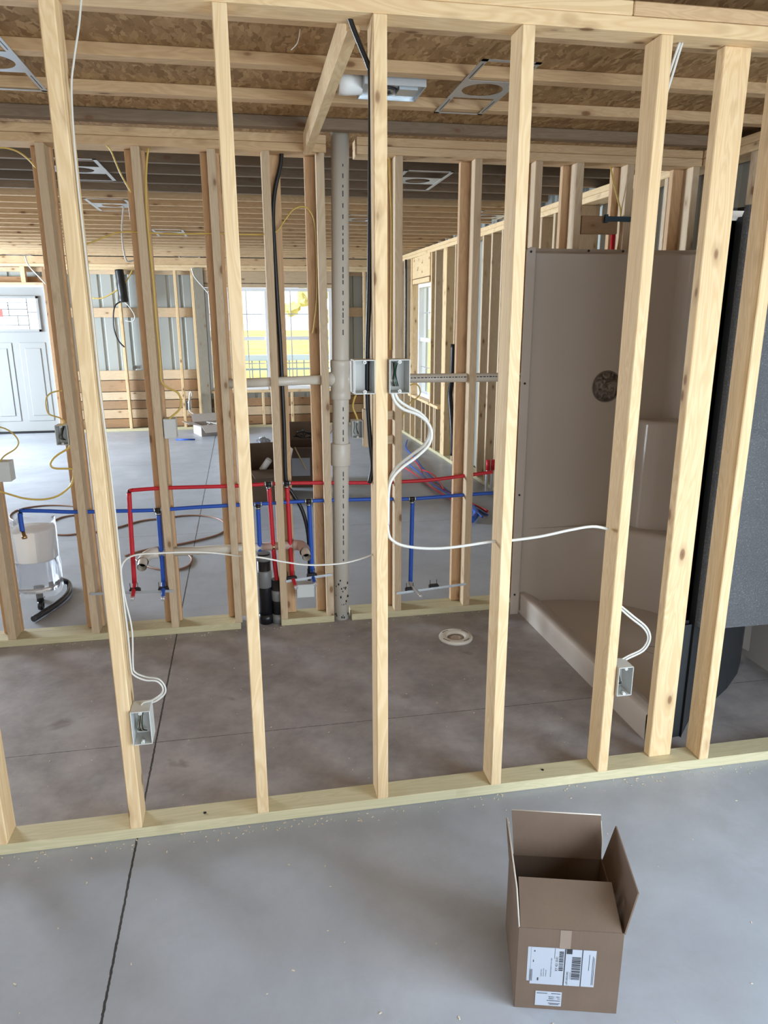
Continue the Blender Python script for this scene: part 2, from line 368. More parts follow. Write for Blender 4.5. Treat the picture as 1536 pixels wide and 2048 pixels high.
# ------------------------------------------------------------------ plumbing partition (wall B)
YB, ZB = 1.594, 2.384
seg = [(-2.7, -.335, 'left of the black floor pipes'), (-.118, .175, 'between black floor pipes and stack'), (.272, 2.12, 'right of the grey stack')]
for a, b, d in seg:
    lumber('bottom_plate', a, b, YB, YB+W2, 0, T, 'x', PT, 'treated bottom plate of the plumbing wall, '+d, 'plate')
    lumber('bottom_plate', a, b, YB+W2+.001, YB+W6, 0, T-.002, 'x', PT, 'narrow rear strip of the plumbing wall bottom plate, '+d, 'plate')
for z0, d in ((ZB, 'lower'), (ZB+T+.0005, 'upper')):
    lumber('top_plate', -3.0, .185, YB, YB+W6, z0, z0+T-.0005, 'x', JOIST, d+' top plate of the plumbing wall, left of the grey stack', 'plate')
    lumber('top_plate', .330, 2.135, YB, YB+W6, z0, z0+T-.0005, 'x', JOIST, d+' top plate of the plumbing wall, right of the grey stack', 'plate')
fb = [-1.510, -1.101, -.698, -.344-.02, -.118, .1365, .516, .915, 1.228, 1.448, 1.722, 2.088]
rb = [-1.555, -1.142, -.738, -.400, -.118, .088, .4835, .868, 1.185, 1.412, 1.690, 2.03]
db = ['at the left edge, beside the bagged filter', 'with the open box facing the room', 'third from left, beside a white box back', 'just left of the two black floor pipes', 'just right of the black floor pipes',
      'just left of the grey stack', 'behind the near stud with the two boxes', 'right of the single blue drop', 'behind the left edge of the shower panel', 'left of the brown blocking above the shower', 'right of the red riser above the shower', 'at the right corner above the shower']
for i, (a, b, d) in enumerate(zip(fb, rb, db)):
    lumber('stud', a, a+T, YB, YB+W2, T, ZB, 'z', PINE2, 'plumbing wall stud on edge, '+d, 'stud')
    lumber('stud', b, b+W2, YB+W2+.001, YB+W2+.001+T, T, ZB, 'z', ORANGE, 'plumbing wall stud turned flat at the back, '+d, 'stud')
# beam between the walls
lumber('beam', .079, .117, W2+.002, YB+.03, 2.378, 2.465, 'y', PINE, 'two-by-four spanning overhead from the near wall to the plumbing wall', 'beam')
lumber('blocking', 1.495, 1.695, YB+.01, YB+.048, 2.05, 2.137, 'x', REDW, 'brown blocking board between studs above the shower', 'board')
# ------------------------------------------------------------------ ceiling joists
jn = 0
for y, m, z, h, d in ((-.55, JOIST, 2.4705, .0395, ''), (-.125, JOIST, 2.4705, .0395, ''), (.29, JOIST, 2.4705, .0395, ''), (.702, JOIST, 2.4705, .0395, ''), (1.112, JOIST, 2.4705, .0395, ''), (1.50, DARKW, 2.4625, .0475, '')):
    where = ['joist over the foreground, nearest the camera', 'joist just in front of the near partition', 'joist just behind the near partition top plate', 'joist under the osb with metal bracket plates, nearer one', 'joist under the osb with metal bracket plates, farther one', 'water-stained dark joist resting by the plumbing wall'][jn]
    lumber('ceiling_joist', -5.5, 2.3, y, y+.058, z, z+h, 'x', m, where, 'joist'); jn += 1
k = 0; y = 2.10
while y < 9.1:
    dk = y < 3.6
    lumber('ceiling_joist', -5.5, 2.25 if y < 3 else 2.05, y, y+T, 2.47, 2.61, 'x', DARKW if dk else JOIST,
           'great room ceiling joist, %s one beyond the plumbing wall' % ORD[k], 'joist', 'great room ceiling joists'); k += 1; y += .325
# ------------------------------------------------------------------ far wall framing
def far(px, y=9.1): return at(px, 700, 'y', y).x
lumber('bottom_plate', -2.95, 2.0, YF, YF+W2, 0, T, 'x', PT, 'treated bottom plate at the foot of the far wall', 'plate')
lumber('top_plate', -2.95, 1.93, YF-.002, YF+W2, 2.292, 2.33, 'x', PINE, 'lower top plate of the far wall', 'plate')
lumber('top_plate', -5.5, 1.93, YF-.002, YF+W2, 2.331, 2.37, 'x', PINE, 'middle top plate of the far wall', 'plate')
lumber('rim_board', -5.5, 1.93, YF+.002, YF+W2, 2.371, 2.469, 'x', JOIST, 'rim board on top of the far wall plates, under the joists', 'board')
for x, d in ((-2.010, 'beside the hanging black bundle'), (-1.222, 'midway between the black bundle and the grey post'), (-.985, 'beside the weathered grey post'), (1.535, 'right of the far double window')):
    lumber('stud', x, x+T, YF, YF+W2, T, 2.292, 'z', PINE, 'far wall stud '+d, 'stud')
lumber('post', -.942, -.803, YF-.02, YF+.13, 0, 2.33, 'z', POST, 'weathered grey post left of the far double window', 'post')
lumber('post', 1.09, 1.23, YF-.02, YF+.13, 0, 2.33, 'z', PINE2, 'pine post right of the far double window', 'post')
lumber('header', -.80, 1.09, YF, YF+.12, 2.125, 2.29, 'x', PINE2, 'wide knotty header plank above the far double window', 'header')
lumber('header', -.80, 1.09, YF+.02, YF+.12, 2.065, 2.115, 'x', PINE2, 'thin trim plank under the header of the far double window', 'header')
lumber('sill_plate', -.80, 1.09, YF, YF+.12, .535, .573, 'x', PINE, 'framing sill under the far double window', 'plate')
for x, d in ((-.76, 'leftmost'), (-.045, 'second from left'), (.395, 'third from left'), (.83, 'rightmost')):
    lumber('cripple_stud', x, x+T, YF, YF+W2, T, .535, 'z', PINE, d+' short stud under the far double window', 'stud')
for x0, x1, d in ((-2.93, -.95, 'left of the grey post'), (1.24, 2.0, 'right of the far window')):
    for z, dd in ((1.645, 'middle'), (2.24, 'upper')):
        lumber('girt', x0, x1, 9.24, 9.278, z, z+.135, 'x', PINE2, dd+' horizontal girt on the metal siding '+d, 'girt')
rows = [(.04, .17), (.18, .31), (.32, .44), (.45, .57), (.58, .74), (.75, .885)]
for i, (z0, z1) in enumerate(rows):
    for x0, x1, d in ((-2.93, -.95, 'between the door and the grey post'), (-.80, 1.08, 'under the far window'), (1.24, 2.0, 'right of the far window')):
        if d == 'under the far window' and z0 > .44: continue
        lumber('plank', x0, x1, 9.235, 9.275, z0, z1, 'x', REDW if i % 2 == 0 else PINE2, '%s horizontal plank up from the floor, %s' % (ORD[i], d), 'plank')
# door wall top
lumber('header', -4.05, -2.94, 9.12, 9.21, 2.085, 2.12, 'x', PINE2, 'flat header board right above the white door', 'header')
lumber('girt', -5.5, -2.95, 9.23, 9.268, 2.12, 2.20, 'x', REDW, 'dark girt behind the framing above the white door', 'girt')
lumber('girt', -5.5, -2.95, 9.23, 9.268, 2.265, 2.33, 'x', PINE2, 'upper pine girt above the white door', 'girt')
lumber('cripple_stud', -3.27, -3.21, 9.12, 9.20, 2.12, 2.33, 'z', PINE, 'short stud above the white door', 'stud')
lumber('stud', -2.985, -2.93, YF, YF+.14, 0, 2.33, 'z', REDW, 'reddish jamb stud right beside the white door', 'stud')
lumber('stud', -4.05, -3.99, YF, YF+.14, 0, 2.33, 'z', PINE2, 'jamb stud left of the white door', 'stud')
# ------------------------------------------------------------------ right wall framing (skewed by 1.7 degrees)
RZ = math.atan(.030)
def rstud(y, wy=T, z0=T, z1=2.384, m=PINE, label='', cat='stud', dep=W6, name='stud'):
    x = RX(y)
    return lumber(name, x, x+dep, y, y+wy, z0, z1, 'z', m, label, cat)
for z0, d, m in ((0, 'treated bottom plate along the right wall', PT), (2.385, 'lower top plate along the right wall', PINE), (2.424, 'upper top plate along the right wall', PINE)):
    L = 9.1+.0; o = lumber('bottom_plate' if z0 == 0 else 'top_plate', 0, W6, 0, L, z0, z0+T, 'y', m, d, 'plate')
    o.matrix_world = Matrix.Translation((RX(4.55)+W6/2, 4.55, z0+T/2)) @ Matrix.Rotation(RZ, 4, 'Z') @ Matrix.Rotation(-math.pi/2, 4, 'X')
ry = [8.55, 8.05, 6.52, 5.76, 5.60, 4.90, 4.66, 4.40, 3.99, 3.58, 3.34, 2.93, 2.50, 2.33, 1.90]
for i, y in enumerate(ry):
    rstud(y, m=PINE2, label='right wall stud, %s counting from the far corner' % ORD[i])
rstud(6.09, .16, m=PINE, label='wide treated post in the right wall, nearer than the side window')
rstud(1.20, m=PINE2, label='right wall stud behind the shower back'); rstud(.75, m=PINE2, label='right wall stud seen right of the near studs, high up'); rstud(.30, m=PINE2, label='right wall stud nearest the near partition')
rstud(7.68, m=PINE, label='far jamb stud of the right wall window'); rstud(6.70, m=PINE, label='near jamb stud of the right wall window')
hz = lumber('header', RX(7.2), RX(7.2)+.12, 6.74, 7.68, 2.12, 2.384, 'y', PINE, 'broad pale header plank above the right wall window', 'header')
lumber('sill_plate', RX(7.2)-.005, RX(7.2)+.13, 6.26, 7.9, .57, .605, 'y', PINE, 'framing sill under the right wall window', 'plate')
for i, y in enumerate((7.42, 7.08, 6.90, 6.45)):
    rstud(y, z1=.57, m=PINE2, label='%s short stud under the right wall window, counting nearer' % ORD[i], name='cripple_stud')

# ------------------------------------------------------------------ windows and door
def window_unit(name, x0, x1, z0, z1, y, n=3):
    t = empty(name, ((x0+x1)/2, y, z0), kind='structure')
    def B(nm, m, *bs, par=t):
        mb = MB()
        for b in bs: mb.box(b[0]-(x0+x1)/2, b[1]-(x0+x1)/2, b[2]-y, b[3]-y, b[4]-z0, b[5]-z0)
        return mb.build(nm, m, par)
    f = .045
    B('frame', VINYL, (x0, x0+f, y-.04, y+.06, z0, z1), (x1-f, x1, y-.04, y+.06, z0, z1), (x0+f, x1-f, y-.04, y+.06, z1-f, z1), (x0+f, x1-f, y-.05, y+.06, z0, z0+f))
    zm = (z0+z1)/2+.02
    B('meeting_rail', VINYL, (x0+f, x1-f, y-.015, y+.03, zm-.03, zm+.02))
    for za, zb, yy in ((z0+f, zm-.03, y), (zm+.02, z1-f, y+.02)):
        B('glass', GLASS, (x0+f, x1-f, yy, yy+.004, za, zb))
        mun = []
        for k in range(1, n): xx = x0+f+(x1-x0-2*f)*k/n; mun.append((xx-.007, xx+.007, yy+.005, yy+.012, za, zb))
        mun.append((x0+f, x1-f, yy+.0125, yy+.018, (za+zb)/2-.007, (za+zb)/2+.007))
        B('muntin', VINYL, *mun)
    return t
window_unit('window_1', -.80, .105, .575, 2.06, 9.20)
window_unit('window_2', .110, 1.06, .575, 2.06, 9.20)
w3 = window_unit('window_3', -.44, .44, 0, 1.45, 0)
w3.location = (RX(7.22)+.13, 7.22, .607); w3.rotation_euler = (0, 0, -math.pi/2+RZ)
for o in w3.children: pass
jb = MB().box(RX(7.65)+.01, RX(7.65)+.17, 7.655, 7.675, .61, 2.05).box(RX(7.2), RX(7.2)+.17, 6.76, 7.67, 2.055, 2.11)
jb.build('window_jamb_lining', PINE, None); o = bpy.data.objects['window_jamb_lining']; o.name = 'jamb_board'; tag(o, 'pale plywood lining around the right wall window opening', 'board')

d = empty('door_1', (-3.48, 9.2, .02), kind='structure')
mb = MB().box(-.50, .47, .012, .05, 0, 2.04)
mb.build('slab', DOORM, d, bevel=.003)
mb = MB()
for x0, x1 in ((-.40, -.05), (.05, .40)):
    mb.box(x0, x1, .002, .012, .16, 1.28)
mb.build('raised_panel', DOORM, d, bevel=.006, seg=2)
mb = MB()
for x0, x1 in ((-.33, -.12), (.12, .33)): mb.box(x0, x1, -.008, .002, .24, 1.20)
mb.build('raised_panel', DOORM, d, bevel=.006, seg=2)
a, b, z0, z1 = -.44, .38, 1.43, 1.92
lf = MB().box(a, b, -.015, .012, z0, z0+.035).box(a, b, -.015, .012, z1-.035, z1).box(a, a+.035, -.015, .012, z0, z1).box(b-.035, b, -.015, .012, z0, z1).build('lite_frame', DOORM, d, bevel=.003)
frost = mat('glowing_obscured_glass', (.9, .95, 1), .3); frost.node_tree.nodes['Principled BSDF'].inputs['Emission Color'].default_value = (.85, .93, 1, 1); frost.node_tree.nodes['Principled BSDF'].inputs['Emission Strength'].default_value = .75  # emission stands in for daylight coming through the door pane
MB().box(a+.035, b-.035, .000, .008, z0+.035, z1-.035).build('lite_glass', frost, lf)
mb = MB(); e = .009
def ln(x0, x1, za, zb): mb.box(min(x0, x1)-e/2, max(x0, x1)+e/2, -.004, -.0005, min(za, zb)-e/2, max(za, zb)+e/2)
for x in (-.30, .22): ln(x, x, z0+.035, z1-.035)
for z in (z0+.09, z0+.22, z0+.31, z0+.36, z1-.09): ln(-.30, .22, z, z)
ln(-.03, -.03, z0+.22, z1-.09); ln(.08, .08, z0+.09, z0+.22); ln(.22, b-.035, z0+.27, z0+.27); ln(a+.035, -.30, z0+.27, z0+.27)
mb.build('leading', LEAD, lf)
MB().box(-.50, .47, -.01, .06, -.018, .012).build('sweep', BLK, d)
MB().box(-.25, -.11, -.0052, -.0046, z0+.205, z0+.315).build('sticker', STICK, lf)
MB().box(-.56, -.505, -.02, .06, -.02, 2.09).box(.475, .52, -.02, .06, -.02, 2.09).box(-.505, .475, -.02, .06, 2.045, 2.09).build('door_frame', VINYL, d)

# ------------------------------------------------------------------ outdoors
g = MB().quad((-60, 9.9, -.35), (60, 9.9, -.35), (60, 120, -.35), (-60, 120, -.35)).quad((2.6, -20, -.36), (60, -20, -.36), (60, 9.9, -.36), (2.6, 9.9, -.36)).build('ground', GRASS); tag(g, kind='structure')
MB().box(-5, 3, 9.4, 11.2, -.3, -.06).build('porch_deck', RAIL); tag(bpy.data.objects['porch_deck'], 'grey porch deck outside the far windows', 'porch')
pr = empty('porch_railing', (0, 11.0, -.06), label='grey porch railing with thin balusters outside the far windows', cat='railing')
MB().box(-4, 3, -.06, .06, .965, 1.06).build('top_rail', RAIL, pr); MB().box(-4, 3, -.02, .02, .10, .14).build('bottom_rail', RAIL, pr)
MB().box(-4, 3, -.02, .02, .80, .83).build('middle_rail', RAIL, pr)
MB().box(-4, -3.9, -.05, .05, 0, .965).build('post', RAIL, pr); MB().box(2.9, 3.0, -.05, .05, 0, .965).build('post', RAIL, pr)
bal = None; xx = -3.8
while xx < 2.95:
    if bal is None: bal = MB().box(-.009, .009, -.009, .009, .10, .97).build('baluster', RAIL, pr); bal.location.x = xx
    else:
        c = bal.copy(); COL.objects.link(c); c.location.x = xx
    xx += .13
mb = MB()
for i in range(160):
    c = Vector((random.gauss(0, .85), random.gauss(0, .8), 4.4+random.gauss(0, 1.15)))
    M = Matrix.Translation(c) @ Matrix.Scale(random.uniform(.18, .45), 4)
    bmesh.ops.create_icosphere(mb.b, subdivisions=2, radius=1, matrix=M)
for v in mb.b.verts: v.co += Vector((random.uniform(-.12, .12),)*1+(random.uniform(-.12, .12), random.uniform(-.12, .12)))
tr = empty('tree', (4.55, 38, -.35), label='yellow autumn tree seen through the right half of the far window', cat='tree')
mb.build('crown', TREE, tr); MB().tube([(0, 0, 0), (.1, 0, 2), (0, .1, 3.4)], .22).build('trunk', POST, tr)

# ------------------------------------------------------------------ shower stall
sh = empty('shower_stall', (1.7, .9, 0), label='one-piece beige fiberglass shower stall behind the near studs, right', cat='shower')
def shp(mb, name, m, bevel=0, seg=2, parent=None):
    for v in mb.b.verts: v.co -= Vector((1.7, .9, 0))
    return mb.build(name, m, sh, bevel=bevel, seg=seg)
def arc(cx, cy, r, a0, a1, n=8): return [(cx+r*math.cos(math.radians(a0+(a1-a0)*i/n)), cy+r*math.sin(math.radians(a0+(a1-a0)*i/n))) for i in range(n+1)]
path = [(1.178, 1.512), (1.216, 1.512), (1.226, 1.520), (1.232, 1.545)]+arc(2.02, 1.455, .09, 90, 0)+arc(2.02, .315, .09, 0, -90)+[(1.35, .225), (1.338, .21), (1.318, .205)]
zl = [.02, .06, .10, .5, 1.1, 1.90, 1.93, 1.945]; mb = MB(); grid = []
for z in zl: grid.append([mb.b.verts.new((p[0], p[1], z)) for p in path])
for i in range(len(zl)-1):
    for j in range(len(path)-1):
        if zl[i+1] <= .5 and path[j][1] < .85 and j > 6: continue
        f = mb.b.faces.new((grid[i][j], grid[i][j+1], grid[i+1][j+1], grid[i+1][j])); f.smooth = 3 < j < len(path)-4
shp(mb, 'surround', SHOW)
# top flange: rolls out and up from the surround
mb = MB(); rings = []
outp = [(1.178, 1.56), (1.216, 1.56), (1.226, 1.565), (1.232, 1.57)]+arc(2.02, 1.455, .115, 90, 0)+arc(2.02, .315, .115, 0, -90)+[(1.35, .20), (1.338, .198), (1.318, .196)]
for pth, z, tt in ((path, 1.945, 0), (path, 1.955, .25), (path, 1.955, .8), (path, 1.97, 1.0), (path, 1.972, 1.05)):
    rings.append([mb.b.verts.new((a[0]+(b[0]-a[0])*tt, a[1]+(b[1]-a[1])*tt, z)) for a, b in zip(path, outp)])
for i in range(len(rings)-1):
    for j in range(len(path)-1): mb.b.faces.new((rings[i][j], rings[i][j+1], rings[i+1][j+1], rings[i+1][j])).smooth = True
shp(mb, 'top_flange', SHOW)
# front edge flange of the far wall with rounded corner and screw holes
mb = MB().prism([(1.168, 0), (1.168, 1.95), (1.173, 1.965), (1.188, 1.972), (1.216, 1.972), (1.216, 0)], 0, .006, Matrix.Translation((0, 1.514, 0)) @ Matrix.Rotation(math.pi/2, 4, 'X'))
shp(mb, 'edge_flange', SHOW, .002)
mb = MB()
for z in (1.95, 1.3, .7, .12): mb.lathe([(.006, 0), (.006, .003)], 12, Matrix.Translation((1.190, 1.508, z)) @ Matrix.Rotation(math.pi/2, 4, 'X'))
for x in (1.52, 1.71): mb.lathe([(.006, 0), (.006, .003)], 12, Matrix.Translation((x, 1.555, 1.962)) @ Matrix.Rotation(math.pi/2, 4, 'X'))
shp(mb, 'screw_hole', BLK)
def rounded_bench(o, z0, z1, r=.02, n=4):
    """stack of outlines that pulls in near the top edge"""
    mb = MB(); cx = sum(p[0] for p in o)/len(o); rings = []
    for k in range(n+2):
        if k == 0: zz, ins = z0, -.012
        else:
            a = (k-1)/n*math.pi/2; zz, ins = z1-r+r*math.sin(a), r*(1-math.cos(a))
        ring = []
        for p in o:
            dx, dy = 2.11-p[0], 1.545-p[1]; L = math.hypot(dx, dy) or 1
            ring.append(mb.b.verts.new((p[0]+dx/L*ins, p[1]+dy/L*ins, zz)))
        rings.append(ring)
    for i in range(len(rings)-1):
        for j in range(len(o)-1): mb.b.faces.new((rings[i][j], rings[i][j+1], rings[i+1][j+1], rings[i+1][j])).smooth = True
    mb.b.faces.new(rings[-1]+[mb.b.verts.new((2.11, 1.545, z1))])
    return mb
seat = [(1.24, 1.544), (1.33, 1.540), (1.45, 1.534), (1.56, 1.515), (1.68, 1.470), (1.79, 1.400), (1.88, 1.312), (1.95, 1.21), (2.01, 1.09), (2.06, .95), (2.095, .83), (2.112, .74)]
shp(rounded_bench(seat, .055, .495, .03), 'corner_seat', SHOW)
colm = [(1.862, 1.546), (1.862, 1.50), (1.868, 1.465), (1.885, 1.435), (1.92, 1.41), (1.97, 1.385), (2.03, 1.36), (2.08, 1.335), (2.112, 1.30)]
shp(rounded_bench(colm, .49, 1.092, .022), 'corner_shelf', SHOW)
# pan with rolled curb
mb = MB(); prof = [(1.228, .0), (1.226, .06), (1.226, .112), (1.232, .119), (1.262, .119), (1.30, .098), (1.345, .070)]
prof = prof[:7]
ys = [1.575, 1.56, 1.30, .9, .5, .24, .21]
g2 = [[mb.b.verts.new((x+(.028*(1.58-y)/1.38 if x < 1.4 else 0), y, z)) for x, z in prof] for y in ys]
for i in range(len(ys)-1):
    for j in range(len(prof)-1): mb.b.faces.new((g2[i][j], g2[i][j+1], g2[i+1][j+1], g2[i+1][j])).smooth = True
nearc = [(1.365, .228), (1.42, .25), (1.52, .335), (1.68, .43), (1.84, .54), (1.98, .66), (2.06, .75), (2.112, .86)]
mb.b.faces.new([mb.b.verts.new((x, y, .060)) for x, y in [(1.33, 1.56), (2.115, 1.56)]+nearc[::-1]])
shp(mb, 'base_pan', SHOW)
mb = MB(); ra = [mb.b.verts.new((x, y, .055)) for x, y in nearc]; rb2 = [mb.b.verts.new((x, y, .493)) for x, y in nearc]
for j in range(len(nearc)-1): mb.b.faces.new((ra[j], ra[j+1], rb2[j+1], rb2[j]))
mb.b.faces.new([mb.b.verts.new(v.co) for v in rb2]+[mb.b.verts.new((2.11, .225, .493))])
shp(mb, 'near_corner_seat', SHOW)
mb = MB().lathe([(.0, .058), (.018, .058), (.020, .054), (.034, .054), (.037, .060), (.041, .061), (.044, .053)], 28, Matrix.Translation((1.655, .83, 0)))
shp(mb, 'drain', mat('drain_ring', (.22, .18, .16), .3, .4))
mb = MB().lathe([(.0, 0), (.082, 0), (.082, .003), (.0, .0032)], 40, Matrix.Translation((1.672, 1.5455, 1.272)) @ Matrix.Rotation(math.pi/2, 4, 'X'))
vm = mat('masked_valve_opening', (.16, .13, .11), .5); t_ = NT(vm); n_ = t_.n('TexNoise', i_Scale=22.0, i_Detail=5.0, i_Distortion=2.0); tc_ = t_.n('TexCoord'); t_.l(tc_.outputs['Object'], n_.inputs['Vector'])
t_.l(t_.ramp(n_.outputs[0], [(.35, (.06, .045, .038)), (.5, (.17, .14, .12)), (.66, (.34, .30, .27))]), t_.p.inputs['Base Color'])
shp(mb, 'valve_opening', vm)
mb = MB().lathe([(.078, 0), (.083, 0), (.085, .003), (.083, .006), (.078, .006)], 40, Matrix.Translation((1.672, 1.5455, 1.272)) @ Matrix.Rotation(math.pi/2, 4, 'X'), closed=True)
shp(mb, 'valve_cutout_rim', mat('cut_edge', (.20, .17, .15), .6))
# raw outside of the stall
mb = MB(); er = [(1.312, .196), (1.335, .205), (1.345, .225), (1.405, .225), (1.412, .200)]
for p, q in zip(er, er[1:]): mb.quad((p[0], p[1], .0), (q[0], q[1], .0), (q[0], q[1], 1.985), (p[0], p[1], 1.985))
shp(mb, 'edge_return', mat('black_edge', (.012, .013, .015), .35))  # recessed strip along the shell's edge, coloured near black
sp = [(1.412, .200), (1.416, .190), (1.42, .182), (1.425, .176), (1.43, .170), (1.438, .164), (1.45, .160), (1.47, .158), (1.56, .158), (2.03, .158), (2.11, .18), (2.14, .25), (2.145, 1.57)]
mb = MB(); zs = [.488, .50, 1.20, 1.225, 1.245, 1.26, 1.99]; off = [0, .0, .0, -.004, .016, .012, .012]; gg = []
for z, o_ in zip(zs, off): gg.append([mb.b.verts.new((p[0], p[1]+(o_ if 7 <= i <= 10 else 0), z)) for i, p in enumerate(sp)])
for i in range(len(zs)-1):
    for j in range(len(sp)-1): mb.b.faces.new((gg[i][j], gg[i][j+1], gg[i+1][j+1], gg[i+1][j])).smooth = True
shp(mb, 'outer_shell', FIBER)
mb = MB(); lo = [(1.312, .196), (1.345, .205), (1.42, .212)]+[(p[0]+.005, p[1]-.018) for p in nearc[2:]]+[(2.145, 1.10)]
a_ = [mb.b.verts.new((p[0], p[1], 0.0)) for p in lo]; b_ = [mb.b.verts.new((p[0], p[1], .489)) for p in lo]
for j in range(len(lo)-1): mb.b.faces.new((a_[j], a_[j+1], b_[j+1], b_[j]))
mb.b.faces.new([mb.b.verts.new(v.co) for v in b_[2:]]+[mb.b.verts.new((2.145, .18, .489)), mb.b.verts.new((2.03, .158, .489)), mb.b.verts.new((1.47, .158, .489))])
shp(mb, 'outer_shell_foot', mat('dark_resin', (.02, .022, .024), .5))
o = MB().box(-.05, .05, -.045, .045, 0, .14).build('wood_block', JOIST, None, bevel=.003, loc=(2.10, .86, 0)); o.rotation_euler.z = .3
tag(o, 'offcut of lumber on the floor under the right side of the shower shell', 'block')
ri = empty('shower_riser', (1.69, YB+.04, 1.98), label='red water riser with blue-black bracket above the shower panel', cat='pipe')
MB().tube([(0, 0, -.2), (0, 0, .125)], .012).build('riser_pipe', RED, ri); MB().tube([(0, 0, .115), (0, 0, .15)], .013).build('brass_elbow', BRASS, ri)
MB().box(-.085, .10, -.062, -.052, .128, .152).box(-.085, -.07, -.07, -.05, .12, .16).build('bracket', mat('blue_black_bracket', (.03, .06, .09), .4), ri)

# ------------------------------------------------------------------ toilet flange
tf = empty('toilet_flange', (.777, 1.26, 0), label='round white toilet flange on the bathroom floor', cat='flange')
MB().lathe([(.044, .006), (.050, .016), (.054, .0185), (.086, .0185), (.090, .012), (.088, .001), (.078, .0)], 48).build('ring', PVC, tf)
MB().lathe([(.0, .003), (.014, .004), (.018, .008), (.044, .007)], 40).build('knockout_cap', mat('dusty_cap', (.50, .42, .35), .6), tf)
mb = MB()
for k in range(4):
    for q in range(5):
        a = math.radians(k*90+20+q*7); mb.box(-.003, .003, -.003, .003, .0178, .0190, Matrix.Translation((.076*math.cos(a), .076*math.sin(a), 0)) @ Matrix.Rotation(a, 4, 'Z'))
mb.build('slot', BLK, tf)

# ------------------------------------------------------------------ PVC drain, waste and vent pipes
YP = 1.650
vs = empty('vent_stack', (.219, YP, 0), label='thick grey-white pvc stack rising from the floor through the top plate', cat='pipe')
def V(x, y, z): return (x-.219, y-YP, z)
lean = .016
def sx(z): return .219+lean*z
mb = MB().tube([V(sx(0), YP, 0), V(sx(2.55), YP, 2.55)], .0435, 28, smooth=False); mb.build('stack_pipe', PVC, vs)
MB().tube([V(sx(z), YP, z) for z in (.875, .88, .99, .995)], [.050, .0525, .0525, .050], 28, smooth=False).build('coupling', PVC, vs)
MB().tube([V(sx(z), YP, z) for z in (1.225, 1.23, 1.265, 1.27, 1.385, 1.39, 1.42, 1.425)], [.050, .0525, .0525, .050, .050, .0525, .0525, .050], 28, smooth=False).tube([V(.16, YP, 1.325), V(.20, YP, 1.33), V(.27, YP, 1.33), V(.315, YP, 1.325)], [.034, .038, .038, .034], 20, smooth=False).build('cross_fitting', PVC, vs)
MB().tube([V(-.33, YP, 1.315), V(.18, YP, 1.328)], .0235, 20, smooth=False).build('side_pipe', PVC, vs)
MB().tube([V(.29, YP, 1.328), V(1.24, YP, 1.322)], .0235, 20, smooth=False).build('side_pipe', PVC, vs)
mb = MB()
for z0, z1 in ((1.55, 2.33), (.95+.06, 1.2), (.35, .84)):
    z = z0
    while z < z1:
        h = random.choice((.012, .02, .026)); mb.box(sx(z)-.219+.006, sx(z)-.219+.0105, -.0450, -.0431, z, z+h); z += h+random.choice((.008, .014, .03))
mb.build('printed_marking', INK, vs)
mb = MB(); x = .34
while x < 1.2:
    h = random.choice((.008, .014)); mb.box(x-.219, x-.219+h, -.0245, -.0225, 1.327, 1.332); x += h+.006
mb.build('printed_marking', INK, vs)
mb = MB()
for k in range(26):
    z = random.uniform(.01, .26); a = random.uniform(-2.6, -.5); rr = random.uniform(.0015, .0045)
    mb.box(-rr, rr, -.0008, .0008, -rr*1.6, rr*1.6, Matrix.Translation((sx(z)-.219+.0438*math.cos(a), .0438*math.sin(a), z)) @ Matrix.Rotation(a+math.pi/2, 4, 'Z'))
mb.build('tar_spatter', BLK, vs)
dr = empty('sink_drain_line', (-.30, YP, .445), label='horizontal pvc sink drain through the plumbing wall studs with two open stubs', cat='pipe')
MB().tube([(-.46, 0, .0), (0.0, 0, .0), (.10, 0, .0)], .0225, 20, smooth=False).build('drain_pipe', PVC, dr)
MB().tube([(.09, 0, .0), (.29, 0, .0)], .0225, 20, smooth=False).build('primed_pipe', PVCP, dr)
MB().tube([(-.44, 0, 0), (-.475, -.01, 0), (-.50, -.05, -.005), (-.505, -.10, -.012)], .0285, 20, cap=False).build('elbow', PVC, dr)
MB().tube([(.27, 0, 0), (.30, -.012, 0), (.318, -.05, -.005), (.322, -.10, -.012)], .0285, 20, cap=False).build('elbow', PVCP, dr)
for x in (-.506, .323):
    mt = PVC
    b = MB().tube([(x, -.09, -.010), (x+(.002), -.155, -.022)], .0235, 22, cap=False, smooth=False).tube([(x, -.09, -.010), (x+.002, -.155, -.022)], .0195, 22, cap=False, smooth=False)
    b.build('stub_pipe', mt, dr); MB().lathe([(0, 0), (.0195, 0)], 20, Matrix.Translation((x+.001, -.11, -.014)) @ Matrix.Rotation(math.pi/2, 4, 'X')).build('dark_bore', mat('bore', (.10, .07, .05), .8), dr)
for nm, x, y, z, rr, lab in (('black_floor_pipe', -.196, 1.665, .405, .036, 'taller black pipe standing on the floor, blue line entering it'), ('black_floor_pipe', -.118-.01, 1.655, .255, .033, 'shorter black pipe with grey tape and the red line entering it')):
    fp = empty(nm, (x, y, 0), label=lab, cat='pipe')
    MB().tube([(0, 0, 0), (0, 0, z)], rr, 24, smooth=False).build('pipe', ABS, fp)
    MB().tube([(0, 0, z*.52), (0, 0, z*.53), (0, 0, z*.74), (0, 0, z*.76)], [rr, rr+.003, rr+.004, rr], 20, smooth=False).build('tape_wrap', DUCTTAPE, fp)
    MB().tube([(0, 0, .0), (0, 0, .055)], rr+.0035, 24, smooth=False).build('foot_sleeve', DUCTTAPE if z < .3 else ABS, fp)
    if z > .3: MB().tube([(0, 0, z*.90), (0, 0, z*.98)], rr+.002, 24, smooth=False).build('collar', DUCTTAPE, fp)

